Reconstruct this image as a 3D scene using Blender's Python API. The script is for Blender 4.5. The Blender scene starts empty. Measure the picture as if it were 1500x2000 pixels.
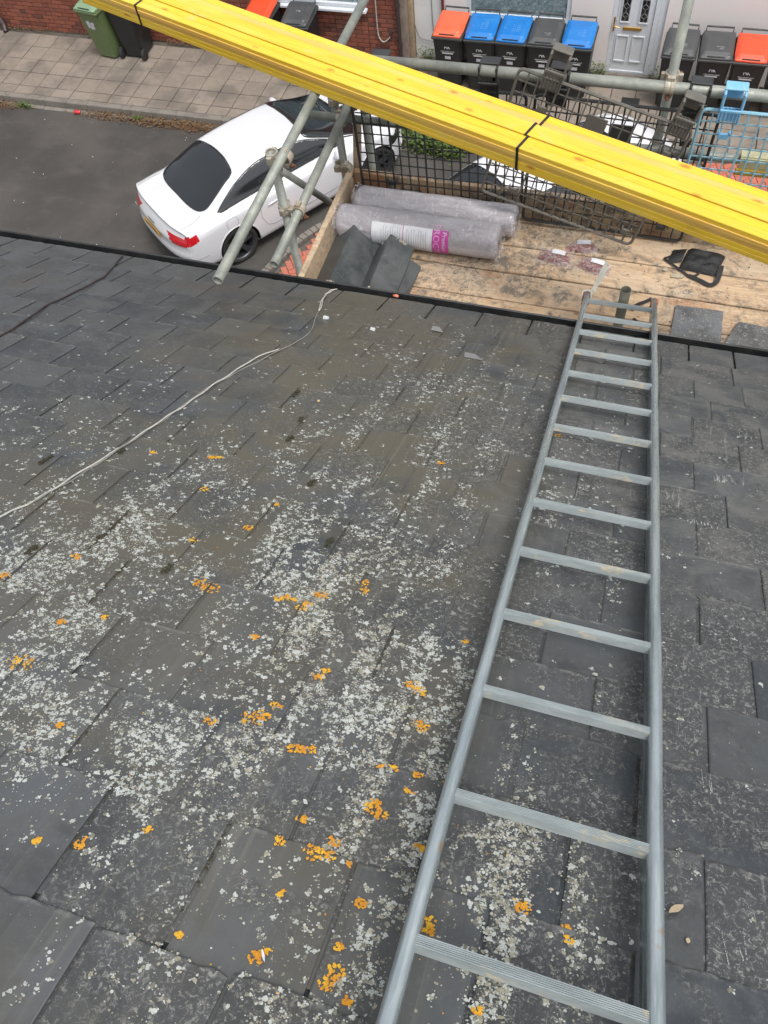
import bpy, bmesh, math, random
from mathutils import Vector, Matrix, noise
import numpy as np
random.seed(7); rng=np.random.default_rng(7)
sc=bpy.context.scene
# ---------------------------------------------------------------- camera
cd=bpy.data.cameras.new('camera'); cam=bpy.data.objects.new('camera',cd); sc.collection.objects.link(cam)
RM=[[0.9531312,0.2883068,-0.0917612],[0.2090651,-0.8468201,-0.489068],[-0.2187069,0.4469619,-0.8674056]]
r,d,f=[Vector(v) for v in RM]
m=Matrix((r,-d,-f)).transposed().to_4x4(); m.translation=Vector((0,0,8.88)); cam.matrix_world=m
cd.sensor_fit='VERTICAL'; cd.sensor_height=36; cd.lens=36*1583.56/2000; cd.clip_start=.05; cd.clip_end=1500
sc.camera=cam
# ---------------------------------------------------------------- light
w=bpy.data.worlds.new('World'); sc.world=w; w.use_nodes=True; nt=w.node_tree; nt.nodes.clear()
sky=nt.nodes.new('ShaderNodeTexSky'); sky.sky_type='NISHITA'; sky.sun_disc=False
SUN_EL,SUN_AZ=math.radians(66),math.radians(125)     # azimuth clockwise from +Y
sky.sun_elevation=SUN_EL; sky.sun_rotation=SUN_AZ; sky.dust_density=4; sky.air_density=1
hs=nt.nodes.new('ShaderNodeHueSaturation'); hs.inputs['Saturation'].default_value=.22
bg=nt.nodes.new('ShaderNodeBackground'); bg.inputs['Strength'].default_value=.15
wo=nt.nodes.new('ShaderNodeOutputWorld')
nt.links.new(sky.outputs[0],hs.inputs['Color']); nt.links.new(hs.outputs[0],bg.inputs[0]); nt.links.new(bg.outputs[0],wo.inputs[0])
sd=bpy.data.lights.new('sun','SUN'); sd.energy=.9; sd.angle=math.radians(16); sd.color=(1,.97,.92)
so=bpy.data.objects.new('sun',sd); sc.collection.objects.link(so)
sv=Vector((math.sin(SUN_AZ)*math.cos(SUN_EL),math.cos(SUN_AZ)*math.cos(SUN_EL),math.sin(SUN_EL)))
so.rotation_euler=sv.to_track_quat('Z','Y').to_euler(); so.location=(0,0,30)
sc.view_settings.view_transform='Standard'; sc.view_settings.look='None'; sc.view_settings.gamma=1
sc.view_settings.use_curve_mapping=False; sc.view_settings.exposure=0.7
# ---------------------------------------------------------------- helpers
C=sc.collection
def link(o,parent=None):
    C.objects.link(o)
    if parent is not None: o.parent=parent
    return o
def tag(o,label=None,cat=None,group=None,kind=None):
    if label: o['label']=label
    if cat: o['category']=cat
    if group: o['group']=group
    if kind: o['kind']=kind
    return o
def thing(name,label,cat,loc=(0,0,0),rz=0,group=None):
    o=bpy.data.objects.new(name,None); o.empty_display_size=.1; link(o); o.location=loc; o.rotation_euler=(0,0,rz)
    return tag(o,label,cat,group)
def mesh_of(bm,mat,smooth=False,name='mesh'):
    me=bpy.data.meshes.new(name); bm.to_mesh(me); bm.free()
    if mat is not None:
        for mm in (mat if isinstance(mat,(list,tuple)) else [mat]): me.materials.append(mm)
    if smooth:
        me.polygons.foreach_set('use_smooth',[True]*len(me.polygons))
    return me
def obj(name,bm,mat,parent=None,smooth=False):
    return link(bpy.data.objects.new(name,mesh_of(bm,mat,smooth,name)),parent)
def inst(name,me,parent=None,loc=None,rot=None,mat4=None,scale=None):
    o=bpy.data.objects.new(name,me); link(o,parent)
    if mat4 is not None: o.matrix_local=mat4
    if loc is not None: o.location=loc
    if rot is not None: o.rotation_euler=rot
    if scale is not None: o.scale=scale
    return o
def pydata(name,vs,fs,mat,parent=None,smooth=False):
    me=bpy.data.meshes.new(name); me.from_pydata(vs,[],fs); me.materials.append(mat); me.update()
    if smooth: me.polygons.foreach_set('use_smooth',[True]*len(me.polygons))
    return link(bpy.data.objects.new(name,me),parent)
def copy_tree(o,parent=None):
    c=o.copy(); C.objects.link(c)
    if parent is not None: c.parent=parent
    for ch in list(o.children): copy_tree(ch,c)
    return c
def box(bm,x0,x1,y0,y1,z0,z1,bev=0,M=None,jit=0):
    vs=[bm.verts.new((x,y,z)) for x in (x0,x1) for y in (y0,y1) for z in (z0,z1)]
    if jit:
        for v in vs: v.co+=Vector([random.uniform(-jit,jit) for _ in range(3)])
    fs=[bm.faces.new([vs[i] for i in q]) for q in ((0,1,3,2),(4,6,7,5),(0,4,5,1),(2,3,7,6),(0,2,6,4),(1,5,7,3))]
    es=list({e for f_ in fs for e in f_.edges})
    out=vs
    if bev:
        r_=bmesh.ops.bevel(bm,geom=es,offset=bev,segments=1,affect='EDGES',profile=.5)
        out=list({v for f_ in r_['faces'] for v in f_.verts}|{v for v in vs if v.is_valid})
    if M is not None:
        for v in out: v.co=M@v.co
    return out
def frame_of(a,b):
    a,b=Vector(a),Vector(b); t=(b-a).normalized()
    u=t.cross(Vector((0,0,1)) if abs(t.z)<.95 else Vector((1,0,0))).normalized(); v=t.cross(u).normalized()
    return t,u,v
def tube(bm,a,b,r_,n=16,r2=None,hollow=0,cap=True):
    a,b=Vector(a),Vector(b); t,u,v=frame_of(a,b); r2=r_ if r2 is None else r2
    def ring(p,rad): return [bm.verts.new(p+(u*math.cos(2*math.pi*i/n)+v*math.sin(2*math.pi*i/n))*rad) for i in range(n)]
    A,B=ring(a,r_),ring(b,r2)
    for i in range(n): bm.faces.new((A[i],A[(i+1)%n],B[(i+1)%n],B[i]))
    if hollow:
        A2,B2=ring(a,hollow),ring(b,hollow)
        for i in range(n):
            j=(i+1)%n
            bm.faces.new((A2[j],A2[i],B2[i],B2[j])); bm.faces.new((A[j],A[i],A2[i],A2[j])); bm.faces.new((B[i],B[j],B2[j],B2[i]))
    elif cap: bm.faces.new(A[::-1]); bm.faces.new(B)
def path_tube(bm,pts,r_,n=8,flat=1.0,closed=False):
    pts=[Vector(p) for p in pts]; rings=[]; prev=None; L=len(pts)
    for i,p in enumerate(pts):
        t=((pts[(i+1)%L] if closed or i<L-1 else pts[i])-(pts[i-1] if closed or i>0 else pts[i])).normalized()
        if prev is None:
            u=t.cross(Vector((0,0,1)) if abs(t.z)<.95 else Vector((1,0,0))).normalized()
        else: u=(prev-t*prev.dot(t)).normalized()
        prev=u; v=t.cross(u)
        rr=r_[i] if isinstance(r_,(list,tuple)) else r_
        rings.append([bm.verts.new(p+u*math.cos(2*math.pi*k/n)*rr+v*math.sin(2*math.pi*k/n)*rr*flat) for k in range(n)])
    for i in range(L if closed else L-1):
        A,B=rings[i],rings[(i+1)%L]
        for k in range(n): bm.faces.new((A[k],A[(k+1)%n],B[(k+1)%n],B[k]))
    if not closed: bm.faces.new(rings[0][::-1]); bm.faces.new(rings[-1])
def smooth_path(pts,sub=6):
    pts=[Vector(p) for p in pts]; out=[]
    for i in range(len(pts)-1):
        p0,p1,p2,p3=pts[max(i-1,0)],pts[i],pts[i+1],pts[min(i+2,len(pts)-1)]
        for k in range(sub):
            t=k/sub
            out.append(.5*((2*p1)+(p2-p0)*t+(2*p0-5*p1+4*p2-p3)*t*t+(3*p1-p0-3*p2+p3)*t**3))
    out.append(pts[-1]); return out
def lathe(bm,prof,n=24,M=None,arc=2*math.pi):
    rings=[]
    for (r_,z) in prof:
        ring=[]
        for i in range(n):
            a=arc*i/n; co=Vector((r_*math.cos(a),r_*math.sin(a),z))
            ring.append(bm.verts.new(M@co if M is not None else co))
        rings.append(ring)
    for A,B in zip(rings,rings[1:]):
        for i in range(n): bm.faces.new((A[i],A[(i+1)%n],B[(i+1)%n],B[i]))
def frustum(bm,x0,x1,y0,y1,z0,X0,X1,Y0,Y1,z1):
    a=[bm.verts.new(p) for p in ((x0,y0,z0),(x1,y0,z0),(x1,y1,z0),(x0,y1,z0))]
    b=[bm.verts.new(p) for p in ((X0,Y0,z1),(X1,Y0,z1),(X1,Y1,z1),(X0,Y1,z1))]
    bm.faces.new(a[::-1]); bm.faces.new(b)
    for i in range(4): bm.faces.new((a[i],a[(i+1)%4],b[(i+1)%4],b[i]))
def text_mesh(s,size,mat,name='lettering',ext=.0,parent=None,M=None,bend=None):
    cu=bpy.data.curves.new(name,'FONT'); cu.body=s; cu.size=size; cu.extrude=ext; cu.align_x='CENTER'; cu.align_y='CENTER'
    t=bpy.data.objects.new(name,cu); me=bpy.data.meshes.new_from_object(t); bpy.data.objects.remove(t)
    me.materials.clear(); me.materials.append(mat)
    for v in me.vertices:
        co=v.co.copy()
        if bend: co=bend(co)
        if M is not None: co=M@co
        v.co=co
    o=bpy.data.objects.new(name,me); link(o,parent); return o
# ---------------------------------------------------------------- materials
class Mat:
    def __init__(s,name,rough=.7,metal=0,spec=.5):
        s.m=bpy.data.materials.new(name); s.m.use_nodes=True; s.t=s.m.node_tree; s.b=s.t.nodes['Principled BSDF']
        s.b.inputs['Roughness'].default_value=rough; s.b.inputs['Metallic'].default_value=metal; s.b.inputs['Specular IOR Level'].default_value=spec
        s._c={}
    def n(s,k,**kw):
        nd=s.t.nodes.new(k)
        for a,b in kw.items(): setattr(nd,a,b)
        return nd
    def l(s,a,b): s.t.links.new(a,b)
    def coord(s,which='Object',scale=(1,1,1),rot=(0,0,0)):
        key=(which,scale,rot)
        if key in s._c: return s._c[key]
        if which=='World': o=s.n('ShaderNodeNewGeometry').outputs['Position']
        else: o=s.n('ShaderNodeTexCoord').outputs[which]
        if which=='Object+':
            pass
        mp=s.n('ShaderNodeMapping'); mp.inputs['Scale'].default_value=scale; mp.inputs['Rotation'].default_value=rot; s.l(o,mp.inputs['Vector'])
        s._c[key]=mp.outputs[0]; return mp.outputs[0]
    def shift(s,vec):   # offset coordinates by the object's random number
        oi=s.n('ShaderNodeObjectInfo'); mu=s.n('ShaderNodeVectorMath',operation='SCALE'); cb=s.n('ShaderNodeCombineXYZ')
        for i in range(3): s.l(oi.outputs['Random'],cb.inputs[i])
        s.l(cb.outputs[0],mu.inputs[0]); mu.inputs['Scale'].default_value=37.
        ad=s.n('ShaderNodeVectorMath',operation='ADD'); s.l(vec,ad.inputs[0]); s.l(mu.outputs[0],ad.inputs[1]); return ad.outputs[0]
    def rand(s): return s.n('ShaderNodeObjectInfo').outputs['Random']
    def noise(s,sc_,vec,det=4,rough=.6,dist=0):
        nd=s.n('ShaderNodeTexNoise'); nd.inputs['Scale'].default_value=sc_; nd.inputs['Detail'].default_value=det
        nd.inputs['Roughness'].default_value=rough; nd.inputs['Distortion'].default_value=dist; s.l(vec,nd.inputs['Vector']); return nd.outputs['Fac']
    def vor(s,sc_,vec,feat='F1',out='Distance'):
        nd=s.n('ShaderNodeTexVoronoi',feature=feat); nd.inputs['Scale'].default_value=sc_; s.l(vec,nd.inputs['Vector']); return nd.outputs[out]
    def ramp(s,x,a,b,va=0,vb=1):
        nd=s.n('ShaderNodeMapRange'); nd.interpolation_type='SMOOTHSTEP'
        s.l(x,nd.inputs['Value']); nd.inputs['From Min'].default_value=a; nd.inputs['From Max'].default_value=b
        nd.inputs['To Min'].default_value=va; nd.inputs['To Max'].default_value=vb; return nd.outputs[0]
    def mul(s,a,b,op='MULTIPLY'):
        nd=s.n('ShaderNodeMath',operation=op)
        for i,x in enumerate((a,b)):
            if isinstance(x,(int,float)): nd.inputs[i].default_value=x
            else: s.l(x,nd.inputs[i])
        return nd.outputs[0]
    def mix(s,f_,a,b):
        nd=s.n('ShaderNodeMix',data_type='RGBA')
        for i,x in ((0,f_),(6,a),(7,b)):
            if isinstance(x,(int,float)): nd.inputs[i].default_value=x
            elif isinstance(x,tuple): nd.inputs[i].default_value=(*x,1)
            else: s.l(x,nd.inputs[i])
        return nd.outputs[2]
    def out(s,col=None,rough=None,bump=None,bs=.3,bd=.01):
        if col is not None:
            if isinstance(col,tuple): s.b.inputs['Base Color'].default_value=(*col,1)
            else: s.l(col,s.b.inputs['Base Color'])
        if rough is not None: s.l(rough,s.b.inputs['Roughness'])
        if bump is not None:
            bn=s.n('ShaderNodeBump'); bn.inputs['Strength'].default_value=bs; bn.inputs['Distance'].default_value=bd
            s.l(bump,bn.inputs['Height']); s.l(bn.outputs[0],s.b.inputs['Normal'])
        return s.m
def dirty(name,col,col2,sc_=6,rough=.7,metal=0,bump=.15,amt=.6,which='Object',coat=0,spec=.5,bd=.004,det=5):
    M=Mat(name,rough,metal,spec); v=M.shift(M.coord(which))
    n1=M.noise(sc_,v,det,.65); n2=M.noise(sc_*9,v,3,.6)
    c=M.mix(M.mul(M.ramp(n1,.38,.68),amt),col,col2); c=M.mix(M.ramp(n2,.35,.75,0,.25),c,tuple(x*.55 for x in col))
    if coat: M.b.inputs['Coat Weight'].default_value=coat; M.b.inputs['Coat Roughness'].default_value=.05
    return M.out(c,M.ramp(n1,.3,.7,max(rough-.1,.02),min(rough+.12,1)),n2,bump,bd)

def slate_mat():
    M=Mat('slate',.5); W=M.coord('World'); O=M.shift(M.coord('Object')); R=M.rand()
    sx=M.n('ShaderNodeSeparateXYZ'); M.l(W,sx.inputs[0]); X_,Y_=sx.outputs[0],sx.outputs[1]
    n1=M.noise(5,O,5,.62,.4); n2=M.noise(60,O,4,.7); n3=M.noise(2.2,W,4,.6,.5); n5=M.noise(17,O,5,.7,.5)
    R2=M.n('ShaderNodeMath',operation='FRACT'); M.l(M.mul(R,7.31),R2.inputs[0]); R2=R2.outputs[0]
    base=M.mix(M.ramp(R,.0,1.),(.030,.036,.042),(.060,.064,.066))
    base=M.mix(M.ramp(n1,.38,.66,0,.8),base,(.074,.080,.085))
    base=M.mix(M.ramp(n5,.52,.72,0,.6),base,(.030,.032,.034))
    base=M.mix(M.ramp(M.noise(48,O,5,.8,.3),.52,.66,0,.45),base,(.105,.107,.104))
    # olive-brown weathering running down the middle of the roof
    zone=M.mul(M.mul(M.ramp(X_,-2.3,-1.15),M.ramp(X_,.02,-.30)),M.ramp(Y_,-.7,.2))
    zone2=M.mul(M.ramp(X_,-3.6,-2.3),.4)
    br=M.mul(M.mul(M.ramp(n3,.33,.58),M.ramp(n1,.15,.55,.45,1.)),zone)
    base=M.mix(M.mul(br,.9),base,(.096,.086,.060))
    base=M.mix(M.mul(M.mul(M.ramp(n3,.5,.66),.4),M.ramp(X_,.1,-.4)),base,(.080,.068,.052))
    low=M.mul(M.mul(M.ramp(Y_,.85,.15),M.ramp(X_,-.15,-.5)),M.ramp(n1,.35,.6,.2,.7)); base=M.mix(low,base,(.092,.098,.106))
    # long streaks down the slope
    st=M.noise(1.,M.coord('World',(26,.5,.5)),6,.7,.6); sm=M.mul(M.ramp(X_,-1.0,-.6),M.ramp(X_,.1,-.1))
    base=M.mix(M.mul(M.ramp(st,.53,.66,0,.4),sm),base,(.155,.150,.125)); base=M.mix(M.mul(M.ramp(st,.45,.34,0,.45),sm),base,(.035,.036,.034))
    # scabby pale bloom on some slates, mostly right of x=-0.5
    gate=M.mul(M.ramp(M.mul(M.noise(4.3,O,3,.6,.5),M.mul(R2,.34),'ADD'),.58,.74),M.ramp(X_,-1.5,-.1,.25,1))
    v1=M.noise(85,W,7,.85,1.); sp=M.mul(M.ramp(v1,.52,.60),gate)
    base=M.mix(M.mul(gate,.5),base,(.032,.032,.032)); base=M.mix(M.mul(sp,.85),base,(.26,.26,.24))
    dust=M.mul(M.mul(M.ramp(X_,-.55,-.1),M.ramp(Y_,.6,1.3)),M.ramp(M.noise(6,O,5,.7,.5),.42,.66)); base=M.mix(M.mul(dust,.65),base,(.135,.133,.125))
    chk=M.mul(M.ramp(M.noise(1.,M.coord('World',(70,4,4)),5,.8,.7),.60,.70),M.mul(M.ramp(X_,-.6,-.2),M.ramp(R2,.45,.75))); base=M.mix(M.mul(chk,.6),base,(.30,.30,.285))
    # smears
    sc=M.ramp(M.noise(1.,M.coord('World',(46,7,7)),5,.7,.6),.62,.74,0,.35); base=M.mix(M.mul(sc,M.ramp(n1,.42,.6)),base,(.20,.205,.21))
    gr=M.noise(260,W,3,.8); base=M.mix(M.ramp(gr,.56,.72,0,.32),base,(.16,.158,.15))
    g=M.n('ShaderNodeTexCoord').outputs['UV']; sx2=M.n('ShaderNodeSeparateXYZ'); M.l(g,sx2.inputs[0])
    edge=M.mul(M.ramp(sx2.outputs[1],.0,.016,1,0),M.ramp(M.noise(20,O,4,.7),.46,.62)); base=M.mix(M.mul(edge,.7),base,(.21,.21,.20))
    b=M.mul(M.mul(n2,.4),M.mul(n1,1.),'ADD')
    return M.out(base,M.ramp(n1,.3,.7,.36,.58),b,.3,.003)
M_slate=slate_mat()
def wood_board(name,a,b,c,stain=1.,sx=.12,bs=.3):
    M=Mat(name,.85); v=M.shift(M.coord('Object',(sx,1,1))); o=M.shift(M.coord('Object'))
    g=M.noise(38,v,5,.7,.6); big=M.noise(2.6,o,4,.6); blot=M.noise(7,o,5,.75,.6); sp=M.noise(60,o,2,.5)
    col=M.mix(M.ramp(g,.3,.72),a,b); col=M.mix(M.ramp(big,.42,.7,0,.7),col,c)
    col=M.mix(M.ramp(blot,.50,.66,0,.85*stain),col,(.13,.12,.105)); gp=M.mul(M.ramp(M.noise(1.8,M.coord('World'),4,.6,.6),.45,.6),M.ramp(M.noise(42,o,4,.8,.5),.47,.60)); col=M.mix(M.mul(gp,.8*stain),col,(.12,.11,.10)); col=M.mix(M.ramp(M.noise(3.5,o,4,.6,.5),.6,.72,0,.55*stain),col,(.42,.20,.09)); col=M.mix(M.ramp(sp,.66,.74,0,.8*stain),col,(.05,.04,.035)); fin=M.noise(14,M.shift(M.coord('Object',(.35,1,1))),5,.8,.8); col=M.mix(M.ramp(fin,.56,.68,0,.55*stain),col,(.17,.14,.11))
    kn=M.ramp(M.vor(2.2,M.shift(M.coord('Object',(1,2.2,2.2)))),.03,.07,1,0); col=M.mix(M.mul(kn,.7),col,(.16,.08,.035))
    return M.out(col,None,g,bs,.004)
M_board=wood_board('scaffold_timber',(.42,.28,.165),(.62,.46,.30),(.50,.41,.31))
M_toe=wood_board('toe_timber',(.48,.34,.21),(.62,.47,.32),(.36,.30,.22),.5)
M_dirtytoe=wood_board('rusty_toe_timber',(.42,.33,.21),(.58,.48,.33),(.23,.10,.04),1.6)
def batten_mat():
    M=Mat('yellow_batten',.55); v=M.shift(M.coord('Object',(.05,1,1))); o=M.shift(M.coord('Object'))
    g=M.noise(60,v,5,.7,.8); big=M.noise(1.4,o,3,.6); R=M.rand()
    a=M.mix(M.ramp(R,.25,.75),(.80,.53,.028),(.78,.46,.12)); col=M.mix(M.ramp(g,.3,.75,0,.55),a,(.50,.31,.015))
    col=M.mix(M.ramp(big,.45,.7,0,.6),col,(.74,.54,.09))
    k=M.vor(4.2,M.shift(M.coord('Object',(1,2.2,2.2)))); kn=M.ramp(k,.05,.17,1,0); col=M.mix(M.mul(kn,.85),col,(.42,.17,.02)); sm=M.noise(5,M.shift(M.coord('Object',(.6,1,1))),5,.7,1.); col=M.mix(M.ramp(sm,.58,.70,0,.5),col,(.66,.50,.22)); col=M.mix(M.ramp(sm,.36,.30,0,.35),col,(.40,.27,.05))
    return M.out(col,None,g,.25,.002)
M_batten=batten_mat()
def galv(name,a,b,rough=.5,metal=.35,sx=.4):
    M=Mat(name,rough,metal); o=M.shift(M.coord('Object',(1,1,1))); n1=M.noise(7,o,5,.7,.4); n2=M.noise(45,o,4,.7); s=M.noise(14,M.shift(M.coord('Object',(.15,.15,1))),4,.7)
    c=M.mix(M.ramp(n1,.35,.65),a,b); c=M.mix(M.ramp(n2,.5,.75,0,.5),c,tuple(x*1.6 for x in b)); c=M.mix(M.ramp(n1,.63,.72,0,.5),c,(.23,.19,.13))
    return M.out(c,M.ramp(n2,.3,.7,rough-.12,rough+.18),n2,.05,.001)
M_tube=galv('galvanised_tube',(.31,.32,.28),(.20,.215,.19),.55,.25)
M_stub=galv('old_tube',(.13,.135,.105),(.20,.20,.15),.6,.2)
def alu_mat():
    M=Mat('ladder_aluminium',.28,.6); n1=M.noise(3,M.coord('Object',(6,1,6)),5,.7,.2); n2=M.noise(9,M.coord('Object',(6,.35,6)),4,.7); n3=M.noise(9,M.coord('Object',(1,1,1)),3,.6)
    c=M.mix(M.ramp(n1,.35,.65),(.42,.48,.495),(.31,.365,.385)); c=M.mix(M.ramp(n2,.55,.72,0,.6),c,(.62,.66,.66)); c=M.mix(M.ramp(n2,.45,.32,0,.5),c,(.20,.235,.25)); c=M.mix(M.ramp(n3,.68,.74,0,.7),c,(.42,.27,.13))
    return M.out(c,M.ramp(n2,.3,.7,.18,.42))
M_alu=alu_mat()
def rung_mat():
    M=Mat('rung_aluminium',.38,.5); o=M.shift(M.coord('Object')); n1=M.noise(30,M.shift(M.coord('Object',(.25,1,1))),4,.7); n2=M.noise(9,M.shift(M.coord('Object',(1,2,2))),4,.7)
    c=M.mix(M.ramp(n1,.3,.7),(.50,.55,.555),(.34,.385,.39)); c=M.mix(M.ramp(n2,.56,.68,0,.75),c,(.74,.62,.40))
    return M.out(c,M.ramp(n1,.3,.7,.28,.5),n1,.2,.001)
M_rung=rung_mat()
M_coupler=dirty('coupler_steel',(.42,.39,.32),(.26,.17,.10),22,.6,.3,.3)
M_rust=dirty('rusty_bolt',(.16,.07,.035),(.24,.12,.06),40,.85,.2,.4)
M_blackpl=dirty('black_plastic',(.018,.019,.02),(.05,.05,.05),9,.5,0,.1)
M_greypl=dirty('dusty_grey_plastic',(.135,.125,.105),(.08,.078,.072),9,.6,0,.2)
M_darkgreypl=dirty('dark_grey_plastic',(.06,.064,.064),(.10,.098,.09),9,.6,0,.2)
M_bluepl=dirty('faded_blue_plastic',(.22,.44,.56),(.30,.52,.60),9,.55,0,.1)
M_bluehook=dirty('blue_hook_plastic',(.17,.42,.66),(.28,.50,.66),12,.5,0,.1)
M_paint=Mat('white_car_paint',.28); M_paint.b.inputs['Coat Weight'].default_value=.7; M_paint.b.inputs['Coat Roughness'].default_value=.04
M_paint=M_paint.out((.62,.63,.655))
def simple(name,col,rough=.5,metal=0,coat=0,spec=.5):
    M=Mat(name,rough,metal,spec)
    if coat: M.b.inputs['Coat Weight'].default_value=coat; M.b.inputs['Coat Roughness'].default_value=.03
    o=M.shift(M.coord('Object')); n_=M.noise(14,o,4,.6)
    c=M.mix(M.ramp(n_,.3,.7),col,tuple(min(x*.8,1) for x in col)); return M.out(c)
M_carglass=simple('dark_car_glass',(.010,.013,.016),.06,0,.6,.5)
M_seam=simple('dark_seam',(.02,.02,.02),.7)
M_greyseam=simple('grey_seam',(.25,.25,.26),.6)
M_tyre=dirty('tyre_rubber',(.018,.018,.018),(.04,.04,.038),30,.8)
M_rim=simple('graphite_rim',(.10,.105,.115),.3,.7)
M_red=simple('red_lamp_glass',(.55,.012,.02),.12,0,1)
M_reddark=simple('dark_red_lamp_glass',(.20,.008,.012),.12,0,1)
M_plate=simple('yellow_plate',(.75,.42,.05),.4)
M_chrome=simple('chrome',(.5,.5,.52),.18,1)
M_asphalt=None
def asphalt():
    M=Mat('asphalt',.88); W=M.coord('World'); n1=M.noise(.55,W,5,.6,.3); n2=M.noise(160,W,3,.7); n3=M.noise(3,M.coord('World',(.5,1,1)),5,.65)
    c=M.mix(M.ramp(n1,.35,.65),(.044,.041,.038),(.074,.067,.060)); c=M.mix(M.ramp(n3,.5,.72,0,.45),c,(.10,.093,.086)); c=M.mix(M.ramp(n2,.55,.75,0,.35),c,(.17,.16,.15))
    sp=M.ramp(M.vor(5,W),.03,.045,1,0); c=M.mix(M.mul(sp,.5),c,(.3,.29,.27))
    return M.out(c,None,n2,.5,.006)
M_asphalt=asphalt()
def slab_mat():
    M=Mat('concrete_slab',.9); O=M.shift(M.coord('Object')); W=M.coord('World'); R=M.rand()
    n1=M.noise(4,O,5,.65,.3); n2=M.noise(90,O,3,.7); n3=M.noise(1.3,W,4,.6)
    c=M.mix(R,(.205,.170,.138),(.25,.21,.172)); c=M.mix(M.ramp(n1,.4,.7,0,.6),c,(.285,.24,.198)); c=M.mix(M.ramp(n3,.45,.65,0,.75),c,(.125,.108,.092)); c=M.mix(M.ramp(M.noise(12,O,5,.75,.4),.55,.68,0,.6),c,(.13,.112,.095)); c=M.mix(M.ramp(n2,.5,.8,0,.4),c,(.14,.125,.11))
    return M.out(c,None,n2,.35,.003)
M_slab=slab_mat()
M_kerb=dirty('kerb_concrete',(.21,.19,.165),(.12,.105,.09),5,.9,0,.3)
M_mortar=dirty('mortar',(.30,.24,.20),(.16,.12,.10),9,.95)
M_joint=dirty('joint_dirt',(.09,.08,.065),(.13,.115,.09),15,.95)
def brick_mat(name,a,b,c_):
    M=Mat(name,.88); O=M.shift(M.coord('Object')); W=M.coord('World'); R=M.rand()
    rr=M.n('ShaderNodeValToRGB'); M.l(R,rr.inputs[0]); cr=rr.color_ramp; cr.elements[0].color=(*a,1); cr.elements[1].color=(*b,1); e=cr.elements.new(.55); e.color=(*c_,1)
    n1=M.noise(18,O,4,.7); n2=M.noise(2,W,4,.6); c=M.mix(M.ramp(n1,.45,.75,0,.5),rr.outputs[0],tuple(x*.5 for x in a)); c=M.mix(M.ramp(n2,.5,.7,0,.35),c,(.09,.06,.05))
    return M.out(c,None,n1,.4,.004)
M_brick=brick_mat('house_brick',(.20,.060,.036),(.11,.045,.035),(.27,.09,.055))
M_brick2=dirty('house_brick_far',(.22,.067,.040),(.12,.048,.036),8,.9,which='World')
M_paver=brick_mat('red_paver',(.42,.12,.075),(.36,.13,.09),(.47,.15,.10))
M_darkbrick=simple('blue_black_brick',(.04,.04,.045),.7)
def render_mat(name,a,b):
    M=Mat(name,.85); W=M.coord('World'); n1=M.noise(1.4,W,5,.6,.5); n2=M.noise(60,W,4,.7); n3=M.noise(4,M.coord('World',(3,1,.5)),4,.7)
    c=M.mix(M.ramp(n1,.35,.7),a,b); c=M.mix(M.ramp(n3,.62,.78,0,.35),c,(.42,.38,.34)); return M.out(c,None,n2,.2,.003)
M_render=render_mat('white_render',(.74,.71,.69),(.77,.69,.67))
M_render2=render_mat('grey_white_render',(.72,.72,.72),(.64,.64,.64))
M_upvc=dirty('white_upvc',(.66,.69,.73),(.60,.63,.67),3,.35,0,.03,.5)
M_brass=simple('brass',(.50,.31,.08),.3,.8)
def net_glass():
    M=Mat('window_glass_net',.12); W=M.coord('World'); n1=M.noise(9,W,4,.6,1.2); v=M.vor(26,W)
    c=M.mix(M.ramp(n1,.35,.65),(.16,.23,.27),(.34,.42,.45)); c=M.mix(M.ramp(v,.2,.55,0,.5),c,(.10,.13,.13)); return M.out(c)
M_net=net_glass()
M_darkglass=simple('dark_glass',(.015,.016,.016),.1,0,.6)
M_lead=simple('lead_came',(.30,.30,.31),.4,.5)
M_binblack=dirty('bin_black',(.016,.017,.018),(.030,.031,.031),6,.42,0,.06)
M_binrim=dirty('bin_rim',(.05,.052,.052),(.035,.036,.036),6,.45,0,.06)
M_lidred=dirty('lid_red',(.80,.085,.03),(.62,.07,.03),4,.4,0,.04,.4)
M_lidorange=dirty('lid_orange_red',(.78,.12,.05),(.82,.18,.09),4,.4,0,.04,.5)
M_lidblue=dirty('lid_blue',(.012,.17,.52),(.03,.22,.55),4,.38,0,.04,.5)
M_liddark=dirty('lid_dark',(.06,.063,.065),(.085,.088,.09),4,.45,0,.06,.5)
M_bingreen=dirty('bin_green',(.115,.16,.065),(.14,.18,.085),4,.5,0,.06)
M_lidgreen=dirty('lid_green',(.21,.32,.20),(.17,.27,.15),5,.5,0,.06)
M_print=simple('white_print',(.72,.72,.72),.6)
M_lidprint=simple('lid_print',(.25,.45,.75),.6)
M_sticker=simple('sticker_paper',(.60,.60,.65),.6)
M_pipe=simple('dark_pipe',(.05,.035,.035),.5)
M_maroon=simple('maroon_pipe',(.16,.035,.03),.5)
M_post=wood_board('old_post',(.33,.24,.14),(.42,.32,.2),(.25,.2,.14),.4)
M_white_cable=dirty('white_cable',(.46,.45,.41),(.26,.25,.21),30,.6)
M_dark_cable=simple('dark_cable',(.20,.20,.185),.6)
M_leaf=dirty('leaf_green',(.07,.12,.02),(.11,.16,.035),30,.7)
M_weed=dirty('dry_weed',(.15,.10,.05),(.20,.07,.035),30,.9)
M_gutter=dirty('black_gutter',(.016,.017,.018),(.04,.04,.038),7,.45)
M_can=simple('red_can',(.72,.03,.045),.35,.1,.5)
M_silver=simple('silver',(.6,.6,.6),.3,.9)
M_strap=simple('black_strap',(.012,.012,.014),.45)
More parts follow.
